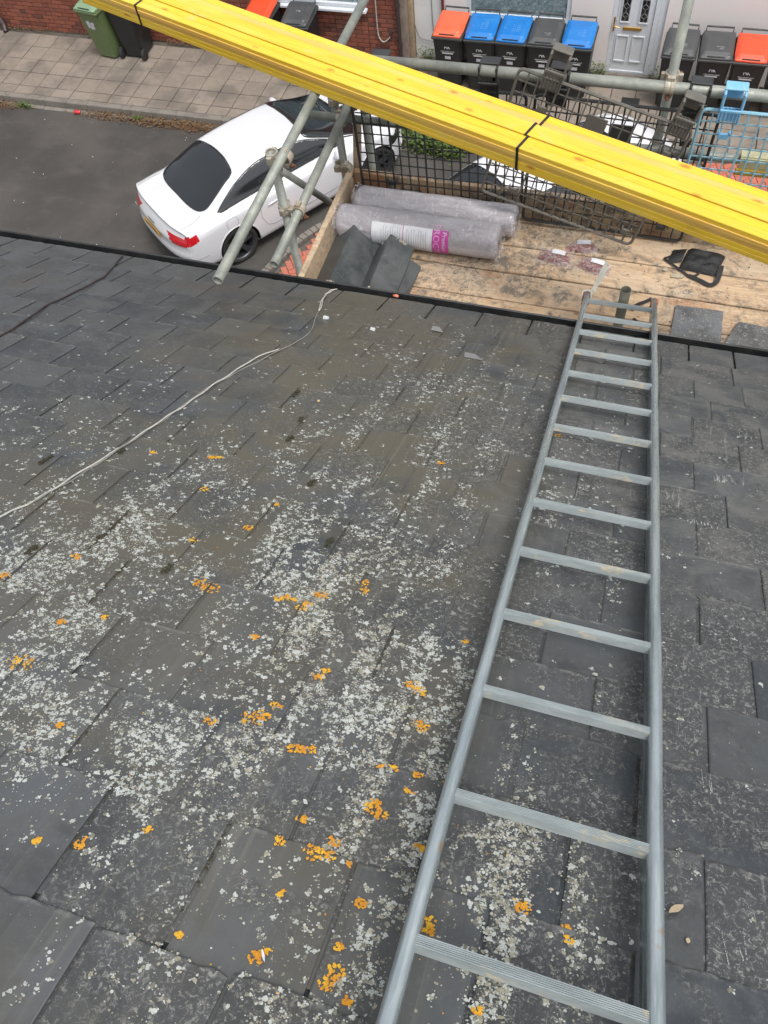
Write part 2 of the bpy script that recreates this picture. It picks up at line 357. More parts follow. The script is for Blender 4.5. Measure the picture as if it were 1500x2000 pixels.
def ridge_mat():
    M=Mat('dark_ridge_tile',.5); O=M.shift(M.coord('Object')); n1=M.noise(7,O,5,.65,.4); n2=M.noise(70,O,4,.8); n3=M.noise(30,O,5,.8,.4)
    c=M.mix(M.ramp(n1,.35,.65),(.040,.046,.048),(.085,.092,.094)); c=M.mix(M.ramp(n3,.52,.66,0,.5),c,(.10,.10,.088)); c=M.mix(M.ramp(n2,.62,.70,0,.8),c,(.28,.27,.24)); return M.out(c,M.ramp(n1,.3,.7,.35,.6),n2,.3,.0015)
M_ridge=ridge_mat()
M_mortarpale=dirty('pale_mortar',(.45,.40,.30),(.32,.28,.20),30,.95)
M_orangefoot=dirty('orange_plastic',(.62,.16,.09),(.70,.27,.18),20,.6)
M_ragm=dirty('white_cord',(.80,.78,.66),(.84,.82,.74),30,.8)
M_bag=dirty('black_nylon',(.013,.013,.014),(.03,.03,.032),14,.45,0,.6,.6,bd=.012)
M_lime=simple('lime_run',(.40,.40,.38),.8)
M_moss=dirty('dark_moss',(.03,.028,.015),(.06,.05,.02),90,1)
M_dryleaf=simple('dry_leaf',(.45,.36,.24),.8)
M_yleaf=simple('yellow_leaf',(.65,.42,.20),.8)
M_white=simple('white_plastic_bits',(.62,.64,.64),.5)
M_whitepaper=simple('label_paper',(.72,.73,.76),.5)
M_magenta=simple('label_magenta',(.60,.075,.40),.45)
def wrap_mat():
    M=Mat('wrapped_membrane',.38); o=M.shift(M.coord('Object',(.35,1,1))); o2=M.shift(M.coord('Object',(1,.5,.5))); 
    n1=M.noise(9,o,5,.7,1.6); n2=M.noise(26,o2,5,.75,2.2)
    n3=M.noise(6,M.coord('Object',(.12,1,1)),3,.5,.8); c=M.mix(M.ramp(n1,.35,.65),(.34,.32,.345),(.44,.42,.445)); c=M.mix(M.ramp(n3,.5,.64,0,.6),c,(.60,.58,.62)); c=M.mix(M.ramp(n2,.55,.63,0,.45),c,(.74,.73,.76))  # broad pale streaks are highlights on the wrap, painted into the colour
    M.b.inputs['Coat Weight'].default_value=.8; M.b.inputs['Coat Roughness'].default_value=.12
    return M.out(c,None,M.mul(n1,n2,'ADD'),.7,.014)
M_wrap=wrap_mat()
def film_mat():
    m=bpy.data.materials.new('clear_film'); m.use_nodes=True; t=m.node_tree; t.nodes.clear()
    o=t.nodes.new('ShaderNodeOutputMaterial'); mx=t.nodes.new('ShaderNodeMixShader'); tr=t.nodes.new('ShaderNodeBsdfTransparent'); p=t.nodes.new('ShaderNodeBsdfPrincipled')
    p.inputs['Base Color'].default_value=(.75,.72,.74,1); p.inputs['Roughness'].default_value=.15
    n_=t.nodes.new('ShaderNodeTexNoise'); n_.inputs['Scale'].default_value=40; n_.inputs['Detail'].default_value=4; n_.inputs['Distortion'].default_value=1.5
    tc=t.nodes.new('ShaderNodeTexCoord'); t.links.new(tc.outputs['Object'],n_.inputs['Vector'])
    mr=t.nodes.new('ShaderNodeMapRange'); mr.inputs['From Min'].default_value=.4; mr.inputs['From Max'].default_value=.65; mr.inputs['To Min'].default_value=.06; mr.inputs['To Max'].default_value=.36
    bp=t.nodes.new('ShaderNodeBump'); bp.inputs['Strength'].default_value=.6; bp.inputs['Distance'].default_value=.005
    t.links.new(n_.outputs[0],mr.inputs[0]); t.links.new(mr.outputs[0],mx.inputs[0]); t.links.new(n_.outputs[0],bp.inputs['Height']); t.links.new(bp.outputs[0],p.inputs['Normal'])
    t.links.new(tr.outputs[0],mx.inputs[1]); t.links.new(p.outputs[0],mx.inputs[2]); t.links.new(mx.outputs[0],o.inputs[0]); return m
M_film=film_mat()
M_nail=dirty('copper_nails',(.44,.13,.10),(.62,.36,.30),60,.4,.6)
def lichen_mat(name,a,b,dark):
    M=Mat(name,.95); W=M.coord('World'); n1=M.noise(30,W,3,.6); n2=M.noise(500,W,3,.7)
    c=M.mix(M.ramp(n1,.4,.6),a,b); c=M.mix(M.ramp(n2,.45,.7,0,.7),c,dark); return M.out(c,None,n2,.6,.002)
M_lw=lichen_mat('white_lichen',(.50,.52,.49),(.38,.40,.37),(.24,.25,.225))
M_lg=lichen_mat('grey_green_lichen',(.38,.36,.28),(.28,.265,.20),(.10,.10,.08))
M_ld=lichen_mat('dull_lichen',(.24,.235,.19),(.17,.165,.13),(.08,.08,.06))
M_lo=lichen_mat('orange_lichen',(.70,.40,.03),(.58,.25,.02),(.34,.17,.03))
M_ly=lichen_mat('yellow_green_lichen',(.28,.24,.07),(.20,.17,.06),(.10,.09,.04))

# ================================================================ SETTING
def sheet(name,x0,x1,y0,y1,z,mat,kind='structure'):
    bm=bmesh.new(); bm.faces.new([bm.verts.new(p) for p in ((x0,y0,z),(x1,y0,z),(x1,y1,z),(x0,y1,z))]); o=obj(name,bm,mat); o['kind']=kind; return o
sheet('ground',-300,300,-300,300,-.02,M_asphalt)
sheet('road',-60,60,-4,12.6,0,M_asphalt)
# far pavement: base bed, slabs, kerb
def kerb_y(x): 
    return 11.41+max(0,x+6)*.012+max(0,x+1.2)*.12 if x<3 else 11.41+9*.012+4.2*.12
pv=bpy.data.objects.new('pavement',None); link(pv); pv['kind']='structure'
bm=bmesh.new(); xs=[-16+.5*i for i in range(42)]
for a,b in zip(xs,xs[1:]):
    q=[bm.verts.new(p) for p in ((a,kerb_y(a)+.05,.098),(b,kerb_y(b)+.05,.098),(b,13.9,.098),(a,13.9,.098))]; bm.faces.new(q)
obj('bedding',bm,M_joint,pv)
def slab_mesh(w_,d_,k):
    bm=bmesh.new(); box(bm,0,w_,0,d_,-.03,0,.004,jit=.002); return mesh_of(bm,M_slab,name='slab')
slabs={}
ys=[11.5,11.78,12.175,12.567,12.967,13.365,13.76]
for j in range(6):
    y0,y1=ys[j],ys[j+1]
    for i in range(-16,45):
        x=-10.47+.4015*i+(.006*j)
        if x>2.2 or x<-13.8: continue
        yy0=y0
        kb=kerb_y(x+.2)+.135
        if kb>=y1-.06: continue
        yy0=max(y0,kb) if j<=2 else y0
        if x<-4.5 and j==5: continue
        dd=y1-yy0-.012; key=round(dd,2)
        if key not in slabs: slabs[key]=slab_mesh(.39,dd,0)
        inst('paving_slab',slabs[key],pv,(x,yy0,.12+random.uniform(-.004,.003)),(random.uniform(-.006,.006),random.uniform(-.006,.006),random.uniform(-.006,.006)))
kbm=bmesh.new(); box(kbm,0,.905,0,.125,-.14,0,.012,jit=.002); kme=mesh_of(kbm,M_kerb,name='kerb_stone')
x=-15.5
while x<2.5:
    a=math.atan2(kerb_y(x+.9)-kerb_y(x),.9); inst('kerb_stone',kme,pv,(x,kerb_y(x),.125),(0,0,a)); x+=.91
# gutter channel of pale stones along the far kerb
bm=bmesh.new(); x=-15
while x<-4:
    box(bm,x,x+.44,kerb_y(x)-.10,kerb_y(x)-.012,-.05,.012,.006,jit=.004); x+=.45
o=obj('channel_blocks',bm,M_kerb,pv); 

# near red block paving (herringbone) with its kerb
rp=bpy.data.objects.new('block_paving',None); link(rp); rp['kind']='structure'
curve=[(-5.35,7.0),(-5.28,7.9),(-5.05,8.6),(-4.80,9.12),(-4.45,9.5),(-4.0,9.72),(-3.2,9.85)]
poly=curve+[(-3.2,7.0)]
def bed(name,pts,z):
    bm=bmesh.new(); bm.faces.new([bm.verts.new((x,y,z)) for x,y in pts]); return obj(name,bm,M_joint,rp)
bed('bedding',[(x+.1,y-.02) for x,y in curve]+[(-3.2,7.0)],.06)
bed('bedding',[(.10,8.6),(3.2,8.6),(3.2,12.05),(.10,11.7)],.064)
cs=smooth_path([(x,y,.075) for x,y in curve],5)
bm=bmesh.new()
for i in range(0,len(cs)-1):
    a,b=cs[i],cs[i+1]; t=(b-a).normalized(); nn=Vector((t.y,-t.x,0)); L=(b-a).length-.008
    Mx=Matrix((t,-nn,Vector((0,0,1)))).transposed().to_4x4(); Mx.translation=a
    box(bm,0,L,-.05,.07,-.12,.01,.006,M=Mx)
obj('kerb_edging',bm,M_kerb,rp)
pm=bmesh.new(); box(pm,-.097,.097,-.047,.047,-.05,0,.005); pme=mesh_of(pm,M_paver,name='paver')
from mathutils.geometry import intersect_point_tri_2d
def inpoly(x,y,P):
    c=False;n_=len(P)
    for i in range(n_):
        x1,y1=P[i];x2,y2=P[(i+1)%n_]
        if (y1>y)!=(y2>y) and x<(x2-x1)*(y-y1)/(y2-y1)+x1: c=not c
    return c
def herring(P,ang,z,x0,x1,y0,y1,limit):
    cnt=0; ca,sa=math.cos(ang),math.sin(ang); cx,cy=(x0+x1)/2,(y0+y1)/2
    cand=[]
    for i in range(-26,27):
        for j in range(-26,27):
            # 90-degree herringbone cells of two pavers
            ox,oy=.1*i+.2*j, .1*i-.2*j
            for (px_,py_,rz) in ((ox+.1,oy+.05,0),(ox+.05,oy+.2,math.pi/2)):
                X=cx+ca*px_-sa*py_; Y=cy+sa*px_+ca*py_
                if x0<X<x1 and y0<Y<y1 and inpoly(X,Y,P): cand.append((X,Y,rz+ang))
    cand.sort(key=lambda c:-c[1] if c[0]>-2 else 0)
    for X,Y,rz in cand[:limit]:
        inst('paver',pme,rp,(X,Y,z+random.uniform(-.002,.002)),(0,0,rz))
herring([(x+.12,y-.06) for x,y in curve]+[(-3.2,7.0)],math.radians(35),.085,-5.2,-4.2,8.0,9.7,70)
herring([(.17,8.7),(3.1,8.7),(3.1,12),(.17,11.64)],math.radians(20),.09,.15,2.1,9.9,11.9,225)
# facades
hb=thing('brick_house','red brick terraced house with a white window sill behind the wheelie bins','house',(0,0,0))
YB=13.5
bm=bmesh.new(); box(bm,-16,-4.46,YB+.012,YB+.3,0,5.6); obj('wall',bm,M_mortar,hb)
bbm=bmesh.new(); box(bbm,0,.228,-.014,.03,0,.065,.003); bme=mesh_of(bbm,M_brick,name='brick')
bbm=bmesh.new(); box(bbm,0,.108,-.014,.03,0,.065,.003); bmeh=mesh_of(bbm,M_brick,name='brick')
sb=bmesh.new(); cnt=0
def inwin(x,z): return -7.0<x+.1<-5.15 and z>1.0
for r_ in range(34):
    z=.13+r_*.0765
    x=-15.9+(.12 if r_%2 else 0)
    k=0
    while x<-4.6:
        hdr=(k%3==2); L=.108 if hdr else .228
        if not inwin(x,z):
            vis=((-13.4<x<-10.5 and z<1.05) or (-6.9<x<-4.6 and .12<z<1.35))
            if vis and cnt<296:
                inst('brick',bmeh if hdr else bme,hb,(x,YB+random.uniform(-.002,.002),z)); cnt+=1
            else:
                box(sb,x,x+L,YB-.014,YB+.03,z,z+.065)
        x+=L+.011; k+=1
o=obj('brick_courses',sb,M_brick2,hb); o['kind']='stuff'
bm=bmesh.new(); box(bm,-6.98,-5.13,YB-.12,YB+.02,1.0,1.05,.01); box(bm,-6.9,-5.2,YB-.05,YB+.02,1.052,1.12,.008); obj('window_sill',bm,M_upvc,hb)
wf=bmesh.new(); 
for q in ((-6.9,-6.82,1.122,2.3),(-5.28,-5.2,1.122,2.3)): box(wf,q[0],q[1],YB-.02,YB+.05,q[2],q[3])
box(wf,-6.819,-5.281,YB-.02,YB+.05,2.22,2.3); wfo=obj('window',wf,M_upvc,hb)
bm=bmesh.new(); box(bm,-6.819,-5.281,YB+.0,YB+.02,1.122,2.219); obj('pane',bm,M_net,wfo)
bm=bmesh.new(); box(bm,-4.95,-4.80,YB-.03,YB-.013,.42,.56,.004); obj('air_brick',bm,simple('brown_cover',(.17,.06,.035),.8),hb)
bm=bmesh.new(); path_tube(bm,smooth_path([(-4.99,YB-.03,2.2),(-4.97,YB-.03,1.3),(-4.98,YB-.03,.72),(-4.95,YB-.04,.56),(-4.88,YB-.04,.50),(-4.79,YB-.04,.56),(-4.74,YB-.03,.63)],6),.011,6); obj('cable',bm,M_white_cable,hb)
bm=bmesh.new(); tube(bm,(-4.74,YB-.016,.64),(-4.74,YB-.045,.64),.035,10); obj('cable_outlet',bm,M_pipe,hb)
bm=bmesh.new(); tube(bm,(-4.575,YB-.06,.12),(-4.575,YB-.06,5.5),.034,12)
for z in (.45,1.15,1.9): tube(bm,(-4.575,YB-.06,z),(-4.575,YB-.06,z+.05),.046,12)
obj('downpipe',bm,M_pipe,hb)
bm=bmesh.new(); path_tube(bm,[(-13.05,YB-.05,1.4),(-13.02,YB-.05,.45),(-12.9,YB-.12,.22),(-12.86,YB-.2,.14)],.05,10); obj('downpipe',bm,M_pipe,hb)

hw=thing('white_house','white rendered terraced house with a white front door and net curtained window','house')
YW=13.76
bm=bmesh.new()
DX0,DX1=-1.03,-.19
def wallp(x0,x1,z0,z1): box(bm,x0,x1,YW,YW+.25,z0,z1)
wallp(-4.38,-3.86,.0,5.6); obj('wall',bm,M_render2,hw)
bm=bmesh.new()
wallp(-3.859,-3.46,0,5.6); wallp(-3.459,-1.70,0,.83); wallp(-3.459,-1.70,2.2,5.6); wallp(-1.699,DX0,0,5.6); wallp(DX0+.001,DX1,2.25,5.6); wallp(DX1+.001,3.5,0,5.6)
obj('wall',bm,M_render,hw)
bm=bmesh.new(); box(bm,-4.46,-4.39,YW-.12,YW+.2,.1,5.5,.006); obj('corner_post',bm,M_post,hw)
bm=bmesh.new(); tube(bm,(-3.86,YW-.035,.8),(-3.86,YW-.035,3),.025,10); obj('waste_pipe',bm,M_maroon,hw)
bm=bmesh.new(); path_tube(bm,smooth_path([(-4.05,YW-.012,2.2),(-4.06,YW-.012,1.0),(-4.04,YW-.012,.45),(-4.1,YW-.02,.42),(-4.3,YW-.02,.47),(-4.38,YW-.03,.7)],5),.006,5); obj('cable',bm,M_dark_cable,hw)
bm=bmesh.new(); box(bm,-3.52,-1.64,YW-.09,YW-.001,.80,.86,.008); obj('window_sill',bm,M_upvc,hw)
wf=bmesh.new()
for a in ((-3.458,-3.385),(-1.775,-1.701)): box(wf,a[0],a[1],YW+.02,YW+.1,.862,2.198,.006)
box(wf,-3.384,-1.776,YW+.02,YW+.1,.862,.945,.006); box(wf,-3.384,-1.776,YW+.02,YW+.1,2.12,2.198,.006)
wfo=obj('window',wf,M_upvc,hw); bm=bmesh.new(); box(bm,-3.384,-1.776,YW+.05,YW+.07,.946,2.119); obj('pane',bm,M_net,wfo)
# door
dr=bmesh.new()
for a in ((DX0+.002,DX0+.075),(-.375,-.30)): box(dr,a[0],a[1],YW+.01,YW+.1,.12,2.2,.006)
box(dr,DX0+.076,-.376,YW+.01,YW+.1,.12,.165,.004); box(dr,DX0+.076,-.376,YW+.01,YW+.1,2.13,2.2,.006); box(dr,-.299,DX1-.002,YW+.03,YW+.1,.12,2.2,.004)
dro=obj('door',dr,M_upvc,hw)
bm=bmesh.new(); LX0,LX1=DX0+.082,-.382; box(bm,LX0,LX1,YW+.035,YW+.08,.17,2.125)
def moulding(x0,x1,z0,z1):
    for q in ((x0,x1,z0,z0+.03),(x0,x1,z1-.025,z1),(x0,x0+.018,z0+.031,z1-.026),(x1-.018,x1,z0+.031,z1-.026)):
        box(bm,q[0],q[1],YW+.018,YW+.034,q[2],q[3],.005)
moulding(-.915,-.715,.31,.76); moulding(-.655,-.455,.31,.76); moulding(-.905,-.745,.955,1.36); moulding(-.61,-.45,.955,1.36)
obj('door_leaf',bm,M_upvc,dro)
for gx0,gx1 in ((-.878,-.772),(-.583,-.477)):
    bm=bmesh.new(); box(bm,gx0,gx1,YW+.024,YW+.033,.985,1.335); obj('door_pane',bm,M_darkglass,dro)
    bm=bmesh.new(); cx=(gx0+gx1)/2
    def came(p,q): tube(bm,(p[0],YW+.021,p[1]),(q[0],YW+.021,q[1]),.0045,5)
    zs=(1.085,1.225); hw_=(gx1-gx0)/2
    for zz in zs:
        for a,b in (((cx-hw_,zz),(cx,zz+.045)),((cx,zz+.045),(cx+hw_,zz)),((cx+hw_,zz),(cx,zz-.045)),((cx,zz-.045),(cx-hw_,zz))): came(a,b)
    came((cx,.985),(cx,zs[0]-.045)); came((cx,zs[0]+.045),(cx,zs[1]-.045)); came((cx,zs[1]+.045),(cx,1.335))
    obj('door_lead',bm,M_lead,dro)
bm=bmesh.new(); box(bm,-.83,-.535,YW+.012,YW+.03,.845,.90,.006); lb=obj('letterbox',bm,M_brass,dro)
bm=bmesh.new(); box(bm,-.99,-.965,YW-.004,YW+.009,.83,1.06,.004); path_tube(bm,[(-.978,YW-.005,.93),(-.978,YW-.04,.93),(-.95,YW-.045,.925),(-.89,YW-.045,.915)],.010,8); obj('door_handle',bm,M_brass,dro)
bm=bmesh.new(); box(bm,DX0-.02,DX1+.02,YW-.06,YW-.003,.10,.135,.006); obj('doorstep',bm,M_kerb,hw)
bm=bmesh.new(); box(bm,-.62,-.33,12.93,13.12,.118,.126,.002); tag(obj('black_mat',bm,M_binblack),'small black plate lying on the pavement slabs in front of the white door','plate')

# ---------------------------------------------------------------- wheelie bins
def make_bin(label,loc,rz,body,lid,group,marks=True,green=False,whee=True,tilt=0):
    t=thing('wheelie_bin',label,'wheelie bin',loc,rz,group); t.rotation_euler=(tilt,0,rz)
    # local: front faces -y, back wall +y ; origin centre of base
    bm=bmesh.new()
    frustum(bm,-.20,.20,-.22,.22,.04,-.243,.243,-.335,.29,.90)
    bmesh.ops.bevel(bm,geom=[e for e in bm.edges if abs(e.verts[0].co.z-e.verts[1].co.z)>.3],offset=.03,segments=3,affect='EDGES')
    b=obj('body',bm,body,t,True)
    for p in b.data.polygons: p.use_smooth=False
    bm=bmesh.new(); box(bm,-.262,.262,-.365,.31,.901,.945,.012); box(bm,-.25,.25,-.345,.30,.946,.965,.006); obj('rim',bm,M_binrim if not green else body,t)
    # lid: gently domed, raised centre panel, front lip
    bm=bmesh.new(); nx,ny=12,14; g=[]
    for i in range(nx+1):
        row=[]
        for j in range(ny+1):
            u=i/nx*2-1; v=j/ny
            wx=.245*(1-.10*max(0,abs(v-.5)*2-.75)*2); y=-.36+.63*v
            if abs(u)>.85 and v<.15: wx*=.97
            e=min(1,(1-abs(u))/.22)*min(1,v/.12)*min(1,(1-v)/.1)
            e=max(0,min(1,e)); z=.975+.035*e**.6+.05*v+(.012 if (abs(u)<.72 and .12<v<.78) else 0)
            row.append(bm.verts.new((u*wx,y,z)))
        g.append(row)
    for i in range(nx):
        for j in range(ny): bm.faces.new((g[i][j],g[i+1][j],g[i+1][j+1],g[i][j+1]))
    ret=bmesh.ops.extrude_face_region(bm,geom=bm.faces[:])
    for v in [v for v in ret['geom'] if isinstance(v,bmesh.types.BMVert)]: v.co.z=min(v.co.z-.02,.966+.05*(v.co.y+.36)/.63)
    bmesh.ops.recalc_face_normals(bm,faces=bm.faces)
    lo=obj('lid',bm,lid,t,False)
    bm=bmesh.new(); box(bm,-.13,.13,-.352,-.335,.985,1.0,.004); obj('lid_grip',bm,M_binblack,t)
    bm=bmesh.new(); path_tube(bm,[(-.2,.31,.98),(-.2,.345,1.05),(.2,.345,1.05),(.2,.31,.98)],.014,8); obj('handle',bm,M_binrim,t)
    if whee:
        for s in (-1,1):
            bm=bmesh.new(); lathe(bm,[(.0,-.025),(.06,-.025),(.095,-.025),(.1,-.015),(.1,.015),(.095,.025),(.06,.025),(0,.025)],18,Matrix.Translation((s*.235,.235,.1))@Matrix.Rotation(math.pi/2,4,'Y'))
            obj('wheel',bm,M_tyre,t,True)
    if marks:
        F=lambda y_,z_,dx=0: Matrix.Translation((dx,y_,z_))@Matrix.Rotation(math.radians(90-7.6),4,'X')
        yf=lambda z: -.22-.115*(z-.04)/.86-.003
        text_mesh('MK',.075,M_print,'emblem',.0006,t,F(yf(.76),.76))
        text_mesh('milton keynes council',.027,M_print,'lettering',.0006,t,F(yf(.69),.69))
        for (z0,z1,hx,mt) in ((.645,.667,.095,M_print),(.55,.605,.05,M_sticker)):
            bm=bmesh.new(); q=[bm.verts.new(p) for p in ((-hx,yf(z0),z0),(hx,yf(z0),z0),(hx,yf(z1),z1),(-hx,yf(z1),z1))]; bm.faces.new(q); obj('sticker',bm,mt,t)
    return t
def lid_print(t,kind):
    F=lambda x_,y_,z_: Matrix.Translation((x_,y_,z_))@Matrix.Rotation(math.radians(4.5),4,'X')
    if kind=='list':
        for r_ in range(4): text_mesh('= -- ==',.04,M_lidprint,'lid_print',.0004,t,F(.04,-.17+r_*.045,1.038+r_*.0037))
        text_mesh('- = -',.035,M_lidprint,'lid_print',.0004,t,F(-.13,-.12,1.042))
    elif kind=='small': 
        text_mesh('== -===',.03,M_print,'lid_print',.0004,t,F(.04,-.16,1.040)); text_mesh('- ===',.032,M_print,'lid_print',.0004,t,F(.05,-.20,1.036))
    elif kind=='scuff': text_mesh('/ x',.07,M_sticker,'lid_print',.0004,t,F(.02,-.05,1.048))
GB='wheelie bins lined up against the white house'
bz=.12; by=13.16
specs=[(-3.55,'orange-red lidded black wheelie bin first in the row left of the white door',M_lidorange,None),
 (-3.02,'blue lidded black wheelie bin second in row, beside the orange-red lidded one',M_lidblue,'list'),
 (-2.495,'third bin of the row of five, blue lid beside the black lidded one',M_lidblue,'list'),
 (-1.975,'black lidded wheelie bin between two blue lidded bins left of the door',M_liddark,'small'),
 (-1.445,'blue lidded wheelie bin standing nearest the left side of the white door',M_lidblue,'list')]
for x,lab,lm,pk in specs:
    t=make_bin(lab,(x,by,bz),math.radians(random.uniform(-1.5,1.5)),M_binblack,lm,GB)
    if pk: lid_print(t,pk)
for x,lab,lm,pk,dy in ((.13,'black lidded wheelie bin right of the door, partly behind the upright scaffold tube',M_liddark,'small',0),
   (.665,'black lidded wheelie bin between the scaffold tube bin and the red lidded bin',M_liddark,'small',0),
   (1.18,'bright red lidded wheelie bin at the right of the white house wall',M_lidred,None,0),(1.75,'black wheelie bin at the far right edge of the photo beside the red lidded one',M_liddark,None,0)):
    t=make_bin(lab,(x,by+dy,bz),math.radians(random.uniform(-2,2)),M_binblack,lm,GB)
    if pk: lid_print(t,pk)
G2='wheelie bins against the brick house'
t=make_bin('green wheelie bin with a torn sticker standing by the brick wall',(-10.24,13.03,bz),math.radians(-9),M_bingreen,M_lidgreen,G2,False,True)
bm=bmesh.new()
for (a,b,c_,d_) in ((-.09,-.02,.60,.76),(-.03,.05,.58,.70),(.0,.07,.66,.74)):
    yf=lambda z: -.22-.115*(z-.04)/.86-.004
    q=[bm.verts.new(p) for p in ((a,yf(c_),c_),(b+.01,yf(c_+.03),c_+.03),(b,yf(d_),d_),(a-.01,yf(d_-.02),d_-.02))]; bm.faces.new(q)
obj('torn_sticker',bm,M_sticker,t)
make_bin('all black wheelie bin turned backwards with its wheels showing beside the green bin',(-9.72,13.12,bz),math.radians(180),M_binblack,M_liddark,G2,False)
make_bin('red lidded bin under the brick house window, left of the black lidded one',(-6.98,13.12,bz),0,M_binblack,M_lidred,G2,False)
lid_print(make_bin('dark lidded wheelie bin with a scuffed lid under the brick house window',(-6.25,13.10,bz),math.radians(2),M_binblack,M_liddark,G2,False),'scuff')

# ---------------------------------------------------------------- cars
def hermite(xs,ys,x):
    xs=np.array(xs,float); ys=np.array(ys,float); d=np.diff(ys)/np.diff(xs); m=np.zeros_like(ys)
    m[0],m[-1]=d[0],d[-1]
    for i in range(1,len(xs)-1):
        m[i]=0 if d[i-1]*d[i]<=0 else 2*d[i-1]*d[i]/(d[i-1]+d[i])
    i=np.clip(np.searchsorted(xs,x)-1,0,len(xs)-2); h=xs[i+1]-xs[i]; t=(x-xs[i])/h
    return (2*t**3-3*t**2+1)*ys[i]+(t**3-2*t**2+t)*h*m[i]+(-2*t**3+3*t**2)*ys[i+1]+(t**3-t**2)*h*m[i+1]
ST=np.array([
# x     w    zb   zs   wi   zi   wt   zt
[-.985,.86,.42,.72,.79,.86,.60,.885],
[-.95 ,.885,.34,.79,.80,.925,.61,.955],
[-.88 ,.90,.28,.82,.80,.955,.62,.995],
[-.72 ,.915,.24,.85,.80,.955,.63,1.00],
[-.50 ,.925,.22,.87,.795,.965,.64,1.01],
[-.36 ,.925,.20,.88,.79,.97,.63,1.035],
[-.05 ,.925,.18,.885,.78,.97,.60,1.175],
[.25  ,.922,.18,.885,.77,.965,.575,1.30],
[.50  ,.92,.18,.885,.765,.96,.565,1.352],
[.90  ,.915,.18,.88,.76,.955,.56,1.372],
[1.35 ,.912,.18,.875,.76,.95,.56,1.365],
[1.75 ,.912,.18,.87,.76,.94,.575,1.315],
[2.05 ,.915,.18,.86,.76,.935,.60,1.20],
[2.40 ,.918,.18,.855,.77,.93,.64,1.045],
[2.60 ,.92,.18,.85,.78,.91,.66,.965],
[2.90 ,.92,.18,.83,.77,.88,.66,.93],
[3.20 ,.905,.19,.79,.74,.84,.62,.875],
[3.45 ,.87,.20,.72,.70,.77,.58,.79],
[3.60 ,.82,.24,.62,.66,.66,.54,.67],
[3.66 ,.76,.32,.52,.62,.56,.50,.57]])
def ring_at(x):
    w_,zb,zs,wi,zi,wt,zt=[hermite(ST[:,0],ST[:,k],x) for k in range(1,8)]
    P=[(0,zb),(.6*w_,zb),(.93*w_,zb+.02),(w_*.985,zb+.10),(w_,.50),(w_*.998,.62),(w_*.985,.74*.5+zs*.5),(w_*.965,zs),(wi+.02,zi-.012),(wi,zi),((wi*.55+wt*.45),zi+(zt-zi)*.55),(wt+.02,zt-.05*(zt-zi)/.4-.006),(wt*.85,zt-.012),(wt*.45,zt-.002),(0,zt)]
    return P
lean=lambda z: .10*np.clip((z-.78)/.17,0,1)+.08*np.clip((.50-z)/.2,0,1)-.03*np.exp(-((z-.55)/.08)**2)
def car_mesh():
    xs=np.concatenate([np.linspace(-.985,-.6,34),np.linspace(-.585,2.75,222),np.linspace(2.77,3.66,50)])
    NR=110; rows=[]
    for x in xs:
        P=np.array(ring_at(float(x))); d_=np.concatenate([[0],np.cumsum(np.hypot(*np.diff(P,axis=0).T))])
        # fixed parameter knots so that columns stay aligned
        kn=np.array([0,4,7,9,15,19,27,34,38,40,58,74,84,98,110])
        s=np.arange(NR+1)
        yy=hermite(kn,P[:,0],s); zz=hermite(kn,P[:,1],s)
        # round plan at both ends, lean of the tail
        k=max(0,1-(x+.985)/.45)**1.5; k2=max(0,1-(3.66-x)/.7)**1.5
        xx=x+k*.16*(yy/.9)**4+k*.05*(yy/.9)**2-k2*.34*(np.abs(yy)/.85)**3-k2*.08*(yy/.85)**2
        kk=max(0,1-(x+.985)/.1)
        xx=xx+kk*lean(zz)
        rows.append(np.c_[xx,yy,zz])
    return xs,np.array(rows)
